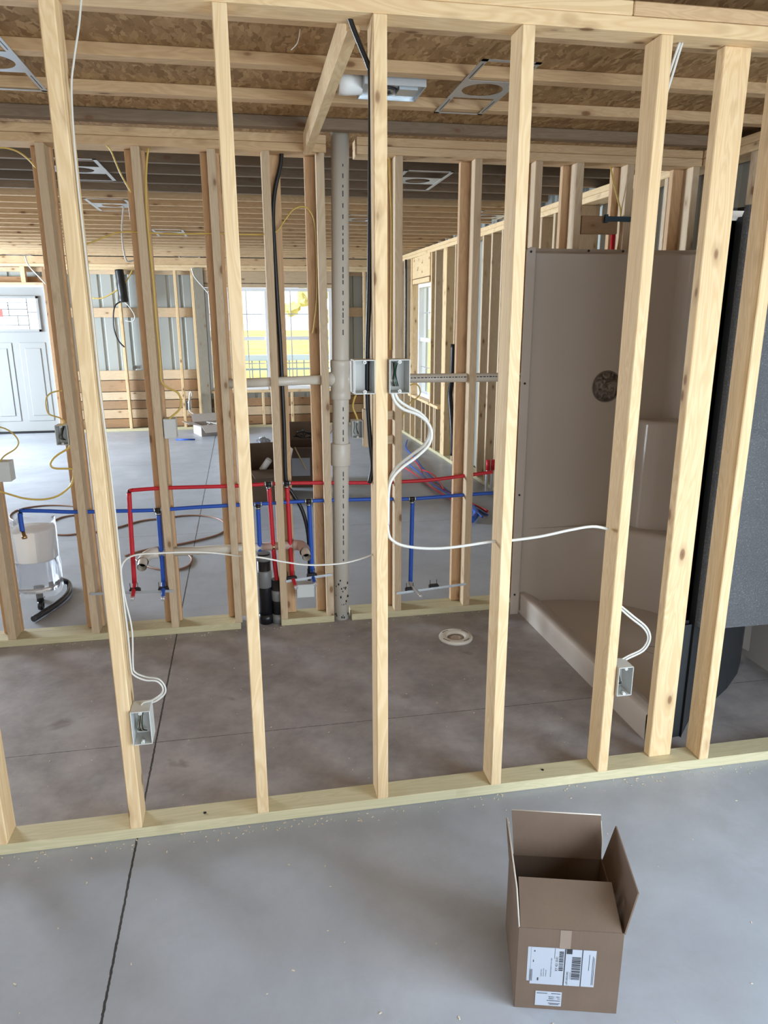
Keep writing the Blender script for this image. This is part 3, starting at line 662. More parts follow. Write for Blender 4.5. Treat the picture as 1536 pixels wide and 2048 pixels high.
# ------------------------------------------------------------------ PEX water lines
def pex(name, label, M_, main, tees, drops, x0):
    t = empty(name, main[0], label=label, cat='water line'); o0 = Vector(main[0])
    def R(p): return tuple(Vector(p)-o0)
    MB().tube([R(p) for p in main], .0100, 12).build('main_pipe', M_, t)
    for p in tees:
        v = Vector(p)-o0
        f = MB().tube([v+Vector((-.022, 0, 0)), v+Vector((.022, 0, 0))], .0112, 12, smooth=False).tube([v, v+Vector((0, 0, -.026))], .0125, 12, smooth=False).build('tee', BLK, t)
        MB().tube([v+Vector((-.020, 0, 0)), v+Vector((-.014, 0, 0))], .0130, 12, smooth=False).tube([v+Vector((.014, 0, 0)), v+Vector((.020, 0, 0))], .0130, 12, smooth=False).tube([v+Vector((0, 0, -.017)), v+Vector((0, 0, -.023))], .0130, 12, smooth=False).build('crimp_ring', STEEL, f)
    for dd in drops: MB().tube([R(p) for p in dd], .0120, 12).build('drop_pipe', M_, t)
    return t, o0
YX = 1.640
def pt(u, v, y=YX): return tuple(at(u, v, 'y', y))
red_main = [pt(258, 981), pt(330, 976), pt(465, 972), pt(537, 968), pt(600, 966), pt(740, 965.5), pt(790, 964), pt(860, 960), pt(925, 952), pt(985, 944)]
t, o0 = pex('red_water_line', 'red hot water line threaded through the plumbing wall with three drops', RED, red_main, [pt(537, 968), pt(573, 966)],
   [[pt(258, 985), pt(262, 1060), pt(269, 1166)], [pt(538, 975), pt(543, 1040), pt(547, 1098)], [pt(574, 972), pt(579, 1060), pt(584, 1150)]], 0)
v = Vector(pt(258, 981))-o0
MB().tube([v+Vector((.02, 0, .002)), v, v+Vector((0, 0, -.022))], .0095, 12, smooth=False).build('elbow', BLK, t)
MB().tube([Vector(pt(547, 1096))-o0, Vector(pt(550, 1130))-o0, Vector(pt(556, 1175))-o0], [.012]*11, 12).build('tape_sleeve', REDT, t)
MB().tube([Vector(pt(547, 1090))-o0, Vector(pt(547.4, 1097))-o0], .0135, 12, smooth=False).build('brass_band', BRASS, t)
blue_main = [pt(40, 1021), pt(90, 1022), pt(150, 1024), pt(240, 1022), pt(316, 1020), pt(400, 1014), pt(516, 1008), pt(617, 1002), pt(740, 998.5), pt(824, 997.5), pt(925, 990), pt(985, 986)]
t2, o2 = pex('blue_water_line', 'blue cold water line threaded through the plumbing wall with five drops', BLUE, blue_main, [pt(316, 1020), pt(516, 1009), pt(617, 1002), pt(824, 997.5)],
   [[pt(40, 1026), pt(42, 1045), pt(45, 1062)], [pt(317, 1026), pt(322, 1090), pt(327, 1164)], [pt(516, 1016), pt(518, 1060), pt(520, 1102)], [pt(618, 1008), pt(621, 1070), pt(624, 1140)], [pt(825, 1004), pt(823, 1080), pt(821, 1163)]], 0)
v = Vector(blue_main[0])-o2
MB().tube([v+Vector((.022, 0, 0)), v, v+Vector((.002, 0, -.022))], .0095, 12, smooth=False).build('elbow', BLK, t2)
v = Vector(pt(45, 1060))-o2
MB().tube([v, v+Vector((.004, 0, -.03)), v+Vector((.004, 0, -.031)), v+Vector((.005, 0, -.045))], [.009, .009, .013, .013], 12, smooth=False).build('brass_fitting', BRASS, t2)
for (u, v_), (u2, v2), par, oo, m_ in (((269, 1166), (265, 1197), t, o0, RED), ((327, 1164), (326, 1197), t2, o2, BLUE), ((584, 1146), (592, 1174), t, o0, RED), ((624, 1142), (630, 1168), t2, o2, BLUE), ((821, 1163), (841, 1192), t2, o2, STUBM)):
    p = Vector(pt(u, v_))-oo; q = at(u2, v2, 'y', YX-.11)-oo
    MB().tube([p, p+Vector((0, -.02, -.012)), q], .0105, 12).build('stub_out', m_, par)
    MB().tube([q+(p-q)*.06, q-(p-q).normalized()*.012], [.0110, .0090], 12, smooth=False).build('capped_tip', STUBM, par)
# metal strap brackets with black pipe clips
for (u0, w0), (u1, w1), clips, lab in (((180, 1188), (347, 1182), (269, 327), 'flat metal strap bracket holding the leftmost red and blue stubs'), ((572, 1163), (664, 1149), (584, 624), 'flat metal strap bracket right of the black floor pipes'), ((793, 1187), (932, 1168), (821, 868), 'flat metal strap bracket holding the single blue stub near the toilet flange')):
    a = at(u0, w0, 'y', YB-.006); b = at(u1, w1, 'y', YB-.006); br = empty('strap_bracket', a, label=lab, cat='bracket')
    L = (b-a).length; ang = math.atan2(b.z-a.z, b.x-a.x); Mx = Matrix.Rotation(-ang, 4, 'Y')
    MB().box(0, L, -.001, .001, -.007, .007, Mx).box(0, L, -.0035, -.001, -.0015, .0015, Mx).build('strap', STEEL, br)
    for cu in clips:
        f = (cu-u0)/(u1-u0)*L; c = Mx @ Vector((f, 0, 0))
        MB().box(c.x-.024, c.x+.024, .002, .020, c.z+.006, c.z+.022).box(c.x-.028, c.x-.018, .0, .024, c.z-.008, c.z+.016).box(c.x+.018, c.x+.028, .0, .024, c.z-.008, c.z+.016).box(c.x-.024, c.x-.021, .006, .012, c.z+.02, c.z+.05).box(c.x+.014, c.x+.017, .006, .012, c.z+.02, c.z+.05).build('pipe_clip', BLK, br, bevel=.002)

# ------------------------------------------------------------------ electrical boxes
def outlet_box(label, x, z, yfront, w_=.057, h=.098, dep=.072, back=False, wires=0, tab=None, rim=BOXW):
    """single-gang box; opening faces -y unless back"""
    t = empty('electrical_box', (x, yfront, z), label=label, cat='electrical box')
    s = -1 if back else 1
    k = .0028
    def Y(a, b): return (min(s*a, s*b), max(s*a, s*b))
    mb = MB()
    y0, y1 = Y(0, dep)
    mb.box(0, k, y0, y1, 0, h).box(w_-k, w_, y0, y1, 0, h).box(k, w_-k, y0, y1, 0, k).box(k, w_-k, y0, y1, h-k, h)
    b0, b1 = Y(dep-k, dep); mb.box(k, w_-k, b0, b1, k, h-k)
    mb.build('shell', rim, t, bevel=.001)
    for zc in (.007, h-.007):
        MB().lathe([(.0017, 0), (.0055, 0), (.0055, .02), (.0017, .02)], 14, Matrix.Translation((w_/2, 0, zc)) @ Matrix.Rotation(-math.pi/2*s, 4, 'X'), closed=True).build('screw_boss', BOXW, t)
    if wires:
        for i in range(wires):
            m_ = (BLK, GRN, BLK, WIREG)[i % 4]; q = random.uniform(-.012, .012)
            MB().tube([(w_/2+q, .06, h-.01), (w_/2+q*.5-.006, .045, h*.6), (w_/2+q-.008, .03, h*.35), (w_/2+q, .05, h*.18)], .0016, 6).build('wire_end', m_, t)
    if tab: MB().box(*tab).build('nail_tab', BOXW, t)
    return t
outlet_box('empty white box on the left side of the near stud at chest height', .0735, 1.420, -.014, .0615, tab=(-.004, 0, .03, .06, .004, .094))
outlet_box('white box with bundled black wires, right side of the near stud at chest height', .1765, 1.420, -.014, .0615, wires=7)
outlet_box('low white box with loose wires on the second near stud from the left', -.6375, .350, -.014, .059, .115, wires=8)
outlet_box('low white box on the near stud in front of the shower', .9885, .348, -.014, .056, .110, wires=8)
outlet_box('box with grey opening between two plumbing wall studs at left, facing the bathroom', -1.160, 1.040, YB-.004, .057, .096, wires=5)
outlet_box('white box back seen beside the third plumbing wall stud', -.658, 1.050, YB+.075, .06, .098, .07)
bpy.data.objects['electrical_box.005'].rotation_euler.z = math.pi; bpy.data.objects['electrical_box.005'].location = (-.596, YB+.090, 1.052)
o = outlet_box('white box back at the left edge of the photo', 0, .870, 0); o.rotation_euler.z = math.pi; o.location = (-1.388, YB+.075, .868)
outlet_box('metal-faced box with brown wires right of the grey stack', .290, 1.026, YB-.004, .055, .092, wires=5)
o = outlet_box('wide pale box back mounted low left of the grey stack', 0, .160, 0, .095, .075, .06); o.rotation_euler.z = math.pi; o.location = (.068, YB+.06, .158)
# little nailers next to the boxes
lumber('nailer_block', .350, .392, YB+.01, YB+.048, .975, 1.175, 'z', PINE2, 'short upright block beside the metal-faced box', 'block')
for z, d in ((.985, 'lower'), (1.115, 'upper')):
    lumber('nailer_block', .46, .515, YB+.03, YB+.068, z, z+.045, 'x', PINE2, d+' short block left of the stud behind the two boxes', 'block')

# ------------------------------------------------------------------ cables
def cable(name, label, pts, r=.0027, m=WROMEX, cat='cable', fl=1.5, group=None):
    p0 = Vector(pts[0]); o = MB().tube([Vector(p)-p0 for p in pts], r, 8, sx=fl).build(name, m); o.location = p0
    return tag(o, label, cat, group)
def PA(y, *uv): return [tuple(at(u, v, 'y', y)) for u, v in uv]
cable('white_cable', 'white cable running up the second near stud to the top edge of the photo', PA(.03, (281, 1413), (287, 1405), (305, 1400), (323, 1388), (325, 1374), (313, 1362), (290, 1360), (268, 1350), (262, 1335), (256, 1270), (246, 1190), (239, 1110), (222, 950), (200, 780), (186, 640), (168, 480), (152, 330), (143, 185), (148, 120), (158, 50), (164, -20)))
cable('white_cable', 'white cable from the low left box that crosses behind two near studs at knee height', PA(.055, (286, 1414), (293, 1407), (312, 1402), (329, 1388), (330, 1373), (317, 1358), (292, 1354), (271, 1345), (266, 1330), (264, 1260), (251, 1200), (244, 1160), (243, 1135), (252, 1119), (275, 1109), (320, 1106), (380, 1104), (430, 1106), (480, 1112), (522, 1115), (570, 1124), (620, 1130), (680, 1127), (720, 1118), (748, 1108)))
cable('white_cable', 'thick white cable pair looping down from the two chest-high boxes', PA(.03, (784, 786), (790, 803), (806, 818), (835, 829), (855, 845), (863, 866), (857, 890), (834, 913), (803, 936), (784, 958), (777, 985), (776, 1050)), .0034)
cable('white_cable', 'white cable looping from the chest-high boxes and crossing to the shower studs', PA(.05, (790, 786), (797, 800), (815, 813), (840, 826), (856, 845), (859, 868), (848, 890), (822, 911), (795, 933), (781, 955), (775, 990), (776, 1062), (788, 1083), (815, 1093), (860, 1097), (910, 1094), (985, 1083), (1020, 1081), (1080, 1073), (1140, 1060), (1185, 1053), (1216, 1058)), .0034)
cable('white_cable', 'white cable down the near stud in front of the shower to its low box', [(1.036, .05, 2.393), (1.022, .06, 2.33), (.998, .075, 2.20), (.992, .078, 2.0), (.991, .078, 1.4), (.992, .07, 1.15), (.994, .05, 1.0), (.992, .05, .8), (.991, .05, .68)]+PA(.05, (1240, 1216), (1262, 1236), (1288, 1257), (1296, 1277), (1284, 1298), (1256, 1312), (1236, 1324)))
cable('white_cable', 'second white cable down the near stud in front of the shower to its low box', [(1.044, .05, 2.393), (1.030, .055, 2.33), (1.004, .062, 2.20), (.993, .062, 2.0), (.991, .062, 1.4), (.996, .05, 1.15), (1.000, .035, 1.0), (.996, .035, .8), (.992, .035, .68)]+PA(.045, (1242, 1212), (1266, 1232), (1293, 1255), (1300, 1278), (1287, 1301), (1258, 1316), (1240, 1326)))
cable('black_cable', 'black cable hanging down the left side of the near stud with two boxes', PA(.055, (697, 28), (706, 55), (722, 95), (736, 130), (741, 160), (741, 300), (740, 450), (738, 600), (735, 700), (735, 800), (740, 880), (745, 930), (739, 966)), .006, BLK, fl=1.2)
cable('black_cable', 'thick black cable zigzagging down inside the plumbing wall behind the red drop', PA(1.66, (563, 306), (561, 330), (550, 380), (546, 430), (549, 500), (556, 620), (561, 700), (568, 850), (572, 960), (584, 985), (602, 1015), (613, 1050), (618, 1090), (619, 1135), (619, 1168)), .0105, BLK, fl=1)
yl = [
 ('yellow cable looping from the left box toward the photo edge', 1.60, [(118, 852), (128, 845), (120, 836), (98, 828), (92, 810), (93, 795), (104, 785), (124, 781)]),
 ('yellow cable sagging between the two left boxes below', 1.60, [(140, 890), (136, 897), (115, 910), (103, 922), (102, 932), (112, 937), (144, 938), (147, 945), (146, 960), (138, 975), (115, 992), (85, 999), (50, 997), (20, 989), (-5, 981)]),
 ('yellow cable curling into the box at the left photo edge', 1.62, [(-4, 853), (14, 859), (30, 871), (37, 885), (30, 898), (10, 911), (1, 922), (-2, 935)]),
 ('yellow cable arching under the plumbing wall top plate at upper left', 1.62, [(-5, 296), (12, 296), (35, 303), (55, 317), (72, 336)]),
 ('pair of yellow cables running down the third plumbing wall stud into the white box', 1.62, [(297, 296), (293, 330), (292, 400), (298, 480), (306, 560), (312, 640), (320, 720), (322, 760), (335, 775), (355, 785), (362, 802), (358, 820), (340, 836), (334, 845)]),
 ('long yellow cable slung across the wall at head height', 1.66, [(150, 498), (190, 482), (215, 472), (245, 464), (300, 466), (360, 468), (430, 467), (500, 469), (548, 466), (570, 440), (588, 418), (612, 415), (628, 440), (633, 500), (634, 560), (633, 605), (628, 650), (625, 667)]),
 ('yellow cable rising diagonally to the plate left of the third stud', 1.62, [(213, 291), (222, 302), (240, 345), (262, 385)]),
 ('brown-yellow cable down behind the near stud with the two boxes', 1.66, [(778, 300), (780, 360), (783, 430), (783, 560), (781, 700)]),
 ('yellow cable curving behind the chest-high box', 1.62, [(800, 790), (818, 772), (832, 768), (840, 778), (838, 792), (820, 806), (810, 822), (803, 838)]),
 ('yellow cable pair entering the wall above the shower', 1.63, [(1221, 332), (1226, 360), (1236, 400), (1241, 425), (1239, 470), (1235, 500)]),
 ('thin yellow cable curving into the metal-faced box', 1.62, [(712, 790), (708, 800), (706, 815), (712, 830), (716, 842)])]
for lab, y, uv in yl: cable('yellow_cable', lab, PA(y, *uv), .0035, YROMEX, fl=1.4)
cable('yellow_cable', 'thin yellow cable sagging to the black bundle on the far wall', PA(9.02, (265, 540), (250, 566), (230, 583), (205, 596), (185, 596)), .009, YROMEX, fl=1)
# far wall black bundle, loops
bun = empty('cable_bundle', (-1.945, 9.03, 2.29), label='black wrapped cable bundle hanging from the far wall top plate', cat='cable bundle')
MB().tube([(0, 0, 0), (.01, -.01, -.15), (.02, -.01, -.36), (.02, -.01, -.44)], [.06]*6+[.065]*5+[.07]*4+[.03], 12).build('bundle', BLK, bun)
MB().tube([(.01, -.02, -.42), (-.10, -.04, -.5), (-.14, -.04, -.75), (-.10, -.04, -.95), (-.02, -.03, -1.06)], .010, 8).build('loose_cable', BLK, bun)
MB().tube([(.02, -.02, -.42), (.10, -.04, -.5), (.16, -.04, -.62), (.13, -.04, -.70), (.03, -.03, -.69)], .007, 8).build('loose_cable', WROMEX, bun)
for u, v, lab in ((50, 512, 'white cable tails hanging above the white door'), (383, 535, 'white cable tails hanging beside the grey post')):
    p = at(u, v, 'y', 8.9); cable('white_cable', lab, [p, p+Vector((.03, 0, -.12)), p+Vector((.14, 0, -.26)), p+Vector((.22, 0, -.36))], .006)
p = at(247, 412, 'z', 2.4655); cable('white_cable', 'white cable loops hanging from a ceiling bracket in the great room', [p, p+Vector((-.03, 0, -.2)), p+Vector((-.02, 0, -.38)), p+Vector((.02, 0, -.40)), p+Vector((.06, 0, -.36)), p+Vector((.05, 0, -.2)), p+Vector((.04, 0, 0))], .004)
o = outlet_box('dark box with white cables on the far wall stud', 0, .45, 0, .08, .14, .06, wires=3); o.location = at(372, 820, 'y', YF+.02)
o = outlet_box('white switch box on the far wall left of the third stud', 0, .45, 0, .10, .05, .06); o.location = at(268, 738, 'y', 9.175)
cable('white_cable', 'white cables curling from the far wall box toward the open carton', [at(376, 806, 'y', 9.05), at(384, 790, 'y', 9.0), at(380, 785, 'y', 9.0)]+[at(u, v, 'y', 9.0) for u, v in ((378, 818), (387, 828), (386, 833), (395, 832), (405, 838))], .007)
cable('black_cable', 'black corrugated cable running down the right wall studs', [(RX(y)-.02, y, z) for y, z in ((5.72, 1.35), (5.74, 1.0), (5.80, .8), (5.74, .60), (5.68, .35), (5.66, .12))], .03, BLK, fl=1)
cable('grey_cable', 'grey cable against the right wall beside the far window', [(RX(7.9)-.02, 7.9, z) for z in (2.385, 1.5, 1.1, .8)], .015, DKGREY, fl=1)

# ------------------------------------------------------------------ galvanised ceiling brackets
def can_bracket(label, x0, x1, y0, y1, z=2.4675, slots=True):
    t = empty('ceiling_bracket', ((x0+x1)/2, (y0+y1)/2, z), label=label, cat='bracket'); hx, hy = (x1-x0)/2, (y1-y0)/2
    mb = MB(); rw = .022
    n = 24; r = min(hx*.74, .078)
    # round opening in the middle plate
    outer = []; inner = []
    for k in range(n*2):
        a = 2*math.pi*k/(n*2); cx, sy_ = math.cos(a), math.sin(a); q = max(abs(cx)/hx, abs(sy_)/.105)
        outer.append((cx/q, sy_/q)); inner.append((r*cx, r*sy_))
    m_ = len(outer)
    O = [mb.b.verts.new((p[0], p[1], 0)) for p in outer]; I = [mb.b.verts.new((p[0], p[1], 0)) for p in inner]
    O2 = [mb.b.verts.new((p[0], p[1], .0012)) for p in outer]; I2 = [mb.b.verts.new((p[0], p[1], .0012)) for p in inner]
    for k in range(m_):
        j = (k+1) % m_; mb.b.faces.new((O[k], O[j], I[j], I[k])); mb.b.faces.new((O2[j], O2[k], I2[k], I2[j])); mb.b.faces.new((I[k], I[j], I2[j], I2[k])); mb.b.faces.new((O[j], O[k], O2[k], O2[j]))
    mb.build('ring_plate', STEEL, t)
    for sgn in (-1, 1):
        rl = MB().box(sgn*hx-(.022 if sgn > 0 else -.0), sgn*hx+(.022 if sgn < 0 else 0), -hy, hy, -.0012, 0.0).build('side_rail', STEEL, t)
        if slots: MB().box(sgn*(hx-.013), sgn*(hx-.013)+.003, -hy+.04, -.13, -.0018, -.0013).box(sgn*(hx-.013), sgn*(hx-.013)+.003, .13, hy-.04, -.0018, -.0013).build('slot', BLK, rl)
    MB().box(-hx, hx, -hy, -hy+.02, -.0012, .0).box(-hx, hx, hy-.014, hy, -.0012, 0).build('end_strap', STEEL, t)
    return t
can_bracket('galvanised light bracket plate under the joists behind the middle near studs', .596, .806, .51, 1.172)
can_bracket('galvanised light bracket plate at the upper left edge of the photo', -1.13, -.920, .50, 1.142)
for u0, w0, lab in ((160, 340, 'bracket plate in the great room ceiling behind the second near stud'), (225, 411, 'small bracket plate in the great room ceiling with white cable loops'), (835, 362, 'bright bracket plate in the great room ceiling right of the stud with two boxes'),
                    (340, 466, 'far small bracket plate in the great room ceiling'), (720, 440, 'bracket plate in the great room ceiling right of the grey stack'), (975, 433, 'thin bracket plate in the great room ceiling near the right wall'), (45, 512, 'bracket plate near the ceiling above the white door'), (380, 516, 'bracket plate near the ceiling above the grey post')):
    p = at(u0, w0, 'z', 2.466); can_bracket(lab, p.x-.15, p.x+.15, p.y-.33, p.y+.33, 2.466, False)
fan = empty('exhaust_fan', (.345, .875, 2.46), label='galvanised exhaust fan housing between joists right of the overhead beam', cat='fan')
MB().box(-.10, .12, -.085, .10, .002, .004).build('grille_plate', STEEL, fan)
MB().box(-.105, -.10, -.09, .105, -.008, .05).box(.12, .125, -.09, .105, -.008, .05).box(-.10, .12, -.09, -.085, -.008, .05).box(-.10, .12, .10, .105, -.008, .05).build('housing', STEEL, fan)
MB().lathe([(.03, -.004), (.055, -.004), (.055, .001), (.03, .001)], 24, Matrix.Translation((-.02, .01, 0)), closed=True).build('fan_wheel', DKGREY, fan)
MB().box(.03, .10, -.06, .02, -.012, .0).build('motor_cover', STEEL, fan)
MB().tube([(-.105, .0, .02), (-.16, .0, .015), (-.19, .0, .015)], .04, 18, smooth=False).build('duct_collar', WHITEP, fan)
cable('fraying_twine', 'pale strand of twine hanging from the joist left of the beam', PA(.31, (600, 58), (597, 78), (592, 90), (582, 100)), .0012, WROMEX, 'string', fl=1)

# ------------------------------------------------------------------ foreground carton
def local(o): return Matrix.Translation(o)
A_, B_ = Vector((.338, -.788, 0)), Vector((.576, -.851, 0)); ux = (B_-A_).normalized(); uy = Vector((-ux.y, ux.x, 0)); WX, DY, HZ = .2455, .245, .240
cb = empty('cardboard_box', A_, label='open brown cardboard box with shipping label on the foreground floor', cat='box'); cb.rotation_euler.z = math.atan2(ux.y, ux.x)
th = .004
MB().box(0, WX, 0, th, .0, HZ).box(0, WX, DY-th, DY, 0, HZ).box(0, th, th, DY-th, 0, HZ).box(WX-th, WX, th, DY-th, 0, HZ).box(th, WX-th, th, DY-th, .001, th).build('body', CARD, cb, bevel=.0008)
def flap(pts, nm='flap'): 
    f = MB().slab(pts, .0035).build(nm, CARD, cb); return f
def edge(pts, par): MB().tube(pts, .0022, 6, smooth=False).build('torn_edge', CARDE, par)
f1 = flap([(0.012, DY-.004, HZ), (WX-.004, DY-.004, HZ), (WX-.006, DY+.026, HZ+.113), (.004, DY+.026, HZ+.116)], 'back_flap')
f2 = flap([(WX-.001, .000, HZ-.002), (WX-.001, DY-.006, HZ-.002), (WX+.026, DY-.004, HZ+.106), (WX+.024, .012, HZ+.106)], 'right_flap')
f3 = flap([(.001, DY-.006, HZ), (.001, .000, HZ), (-.004, .040, HZ+.075), (-.010, DY-.004, HZ+.114)], 'left_flap')
f4 = flap([(.004, .001, HZ), (WX-.006, .001, HZ), (WX-.014, .094, HZ+.058), (.006, .094, HZ+.060)], 'front_flap')
edge([(.004, DY+.026, HZ+.117), (WX-.006, DY+.026, HZ+.114)], f1); edge([(-.010, DY-.004, HZ+.115), (-.004, .040, HZ+.076), (.001, .001, HZ+.002)], f3)
edge([(WX-.004, DY-.002, HZ+.002), (WX-.002, DY+.008, HZ+.050), (WX-.006, DY+.022, HZ+.10)], f1)
# labels on the front face; u = px across, v = px down mapped to the face plane
def face(u, v):
    n = -uy; P = A_; dvec = rt*((u-768)/F) - up*((v-1024)/F) + fw; s = (P-CAM).dot(n)/dvec.dot(n); X = CAM+dvec*s
    return (X-A_).dot(ux), X.z
def on_face(nm, quad, m_, par, y=-.0006):
    q = [face(*p) for p in quad]; mb = MB(); mb.quad(*[(a, y, b) for a, b in q]); return mb.build(nm, m_, par)
MB().box(.098, .124, -.0005, 0, .165, HZ).build('tape_strip', TAPE, cb)
lx0, lz1 = face(1060, 1893); lx1, _ = face(1194, 1897); _, lz0 = face(1060, 1966)
lb = MB().box(lx0+.004, lx1, -.0008, -.0004, lz0, lz1-.001).build('shipping_label', PAPER, cb)
MB().box(lx0-.004, lx0+.07, -.0003, -.0001, lz0+.008, lz1).build('label_pouch', PAPER, cb)
Lw, Lh = lx1-lx0, lz1-lz0
mb = MB()
def ink(a0, a1, b0, b1, own=None):
    q = MB() if own else mb
    q.box(lx0+a0*Lw, lx0+a1*Lw, -.0012, -.0009, lz0+b0*Lh, lz0+b1*Lh)
    if own: q.build(own, INK, lb)
ink(.53, .545, 0.0, 1.0, 'rule_line'); ink(.79, .802, 0, 1, 'rule_line'); ink(.555, .64, .87, 1.0, 'black_patch'); ink(.38, .384, .72, 1, 'rule_line')
z = .18; rs = random.Random(3)
while z < .80: hh = rs.choice((.012, .02, .035)); ink(.645, .775, z, z+hh); z += hh+rs.choice((.012, .02))
z = .40
mb.build('barcode', INK, lb); mb = MB()
while z < .92: hh = rs.choice((.010, .018, .03)); ink(.45, .515, z, z+hh); z += hh+rs.choice((.012, .018))
mb.build('barcode', INK, lb); mb = MB()
for a in (.02, .035, .05): ink(a, a+.006, .08, .40, 'printed_line')
for a, l_ in ((.90, .88), (.955, .84), (.975, .80)): ink(a, a+.006, .06 if a > .95 else .45, l_, 'printed_line')
ink(.14, .155, .10, .18, 'printed_line'); ink(.06, .07, .6, .66, 'printed_line'); ink(.07, .085, .88, .92, 'printed_line')
def text(s, size, x, z, par, rot=90, y=-.0013, flip=False):
    c = bpy.data.curves.new('t', 'FONT'); c.body = s; c.size = size; o = bpy.data.objects.new('t', c); COL.objects.link(o)
    bpy.context.view_layer.update(); me = bpy.data.meshes.new_from_object(o.evaluated_get(bpy.context.evaluated_depsgraph_get())); bpy.data.objects.remove(o)
    o = bpy.data.objects.new('printed_text', me); COL.objects.link(o); me.materials.clear(); me.materials.append(INK); o.parent = par
    o.location = (x, y, z); o.rotation_euler = (math.pi/2, math.radians(-rot), 0); return o
text('XY 421 0-01', .0085, lx0+.435*Lw, lz0+.38*Lh, lb); text('BOWLING GREEN KY 42101-9628', .0038, lx0+.345*Lw, lz0+.22*Lh, lb)
text('UPS GROUND', .0062, lx0+.60*Lw, lz0+.03*Lh, lb); text('SHIP', .004, lx0+.15*Lw, lz0+.10*Lh, lb); text('1Z 145 0A6 0306', .003, lx0+.635*Lw, lz0+.18*Lh, lb)
for i in range(3): text(('BUILDER SUPPLY', 'RECEIVING DOCK', 'LOUISVILLE RD')[i], .0030, lx0+(.20+.035*i)*Lw, lz0+.22*Lh, lb)
sx0, sz1 = face(1071, 1981); sx1, _ = face(1124, 1980); _, sz0 = face(1071, 2009)
sl = MB().box(sx0, sx1, -.0008, -.0001, sz0, sz1).build('small_label', PAPER, cb)
text('105 - NOR', .0062, sx1-.003, sz0+.030, sl, rot=180); text('C8    L 00080', .0050, sx1-.003, sz0+.024, sl, rot=180)
for zz, a, b in ((.86, .05, .45), (.86, .6, .95), (.36, .45, .95), (.18, .5, .95), (.10, .55, .9)): mb = MB().box(sx0+a*(sx1-sx0), sx0+b*(sx1-sx0), -.0012, -.0009, sz0+zz*(sz1-sz0), sz0+(zz+.035)*(sz1-sz0)); mb.build('printed_line', INK, sl)

# ------------------------------------------------------------------ things on the great room floor
def carton(label, loc, rz, w_, d_, h, m_, flaps=True, junk=0, spread=(.5, .5, .5, .5)):
    t = empty('cardboard_box', loc, rz, label=label, cat='box'); k = .006
    MB().box(-w_/2, w_/2, -d_/2, -d_/2+k, 0, h).box(-w_/2, w_/2, d_/2-k, d_/2, 0, h).box(-w_/2, -w_/2+k, -d_/2+k, d_/2-k, 0, h).box(w_/2-k, w_/2, -d_/2+k, d_/2-k, 0, h).box(-w_/2+k, w_/2-k, -d_/2+k, d_/2-k, .001, k).build('body', m_, t)
    if flaps:
        L = d_*.42
        for i, (c, s_) in enumerate(zip(((0, -1), (0, 1), (-1, 0), (1, 0)), spread)):
            o_, u_ = L*math.sin(s_*math.pi/2), L*math.cos(s_*math.pi/2)
            if c[0] == 0: P = [(-w_/2, c[1]*d_/2, h), (w_/2, c[1]*d_/2, h), (w_/2-.02, c[1]*(d_/2+o_), h+u_), (-w_/2+.02, c[1]*(d_/2+o_), h+u_)]
            else: P = [(c[0]*w_/2, -d_/2, h), (c[0]*w_/2, d_/2, h), (c[0]*(w_/2+o_), d_/2-.02, h+u_), (c[0]*(w_/2+o_), -d_/2+.02, h+u_)]
            MB().slab(P, .004).build('flap', m_, t)
    return t
c1 = carton('white-edged cardboard box holding pipe offcuts, behind the black floor pipes', (-.105, 4.62, 0), .12, .36, .42, .30, CARD, True, spread=(1.15, .1, .15, .15))
c2 = carton('taller cardboard box with a paper label leaning beside the pipe offcut box', (.27, 5.16, 0), -.1, .44, .46, .40, CARD, True, spread=(.9, .2, .2, .3))
c3 = carton('open carton full of cables by the far wall grey post', (-.80, 8.62, 0), .35, .42, .40, .16, CARDG, True, spread=(1.35, .6, .9, 1.2))
MB().box(-.10, .08, -.256, -.252, .12, .30).build('paper_label', PAPER, c2)
for i, (x, y, z, dx, dy, dz, m_, d) in enumerate(((-.15, 4.50, .28, .07, -.03, .10, WHITEP, 'large'), (-.02, 4.55, .27, .10, .0, .07, WHITEP, 'small'))):
    o = MB().tube([(0, 0, 0), (dx, dy, dz)], .030-.008*i, 16, cap=False, smooth=False).tube([(0, 0, 0), (dx, dy, dz)], .025-.008*i, 16, cap=False, smooth=False).build('pipe_offcut', m_, None, loc=(x, y, z)); tag(o, d+' white pipe offcut sticking out of the cardboard box', 'pipe offcut')
rb_ = random.Random(11)
for nm, c, n, rad, m_, lab in (('crumpled_paper', (-.12, 4.95, .43), 3, .07, PAPER, 'crumpled white packing paper above the pipe offcut box'), ('cable_scrap', (.28, 5.1, .47), 4, .10, BLK, 'tangle of dark wire scraps on top of the labelled box'), ('cable_scrap', (-.78, 8.62, .03), 6, .16, WROMEX, 'tangle of white cable scraps in the far carton')):
    p = []
    for i in range(n*4): p.append((rb_.uniform(-rad, rad), rb_.uniform(-rad, rad), rb_.uniform(0, rad*.8)))
    if nm == 'crumpled_paper':
        mb = MB(); bmesh.ops.create_icosphere(mb.b, subdivisions=3, radius=rad)
        for v in mb.b.verts: v.co = v.co*rb_.uniform(.65, 1.15)+Vector((0, 0, .02))
        o = mb.build(nm, m_, None, loc=c)
    else: o = MB().tube(p, .006, 6).build(nm, m_, None, loc=c)
    tag(o, lab, 'scrap')
o = MB().tube([(0, 0, 0), (.10, -.02, -.22)], .006, 8).build('wood_stick', PINE, None, loc=(.17, 4.74, .44)); tag(o, 'thin pale stick leaning on the front of the labelled box', 'stick')
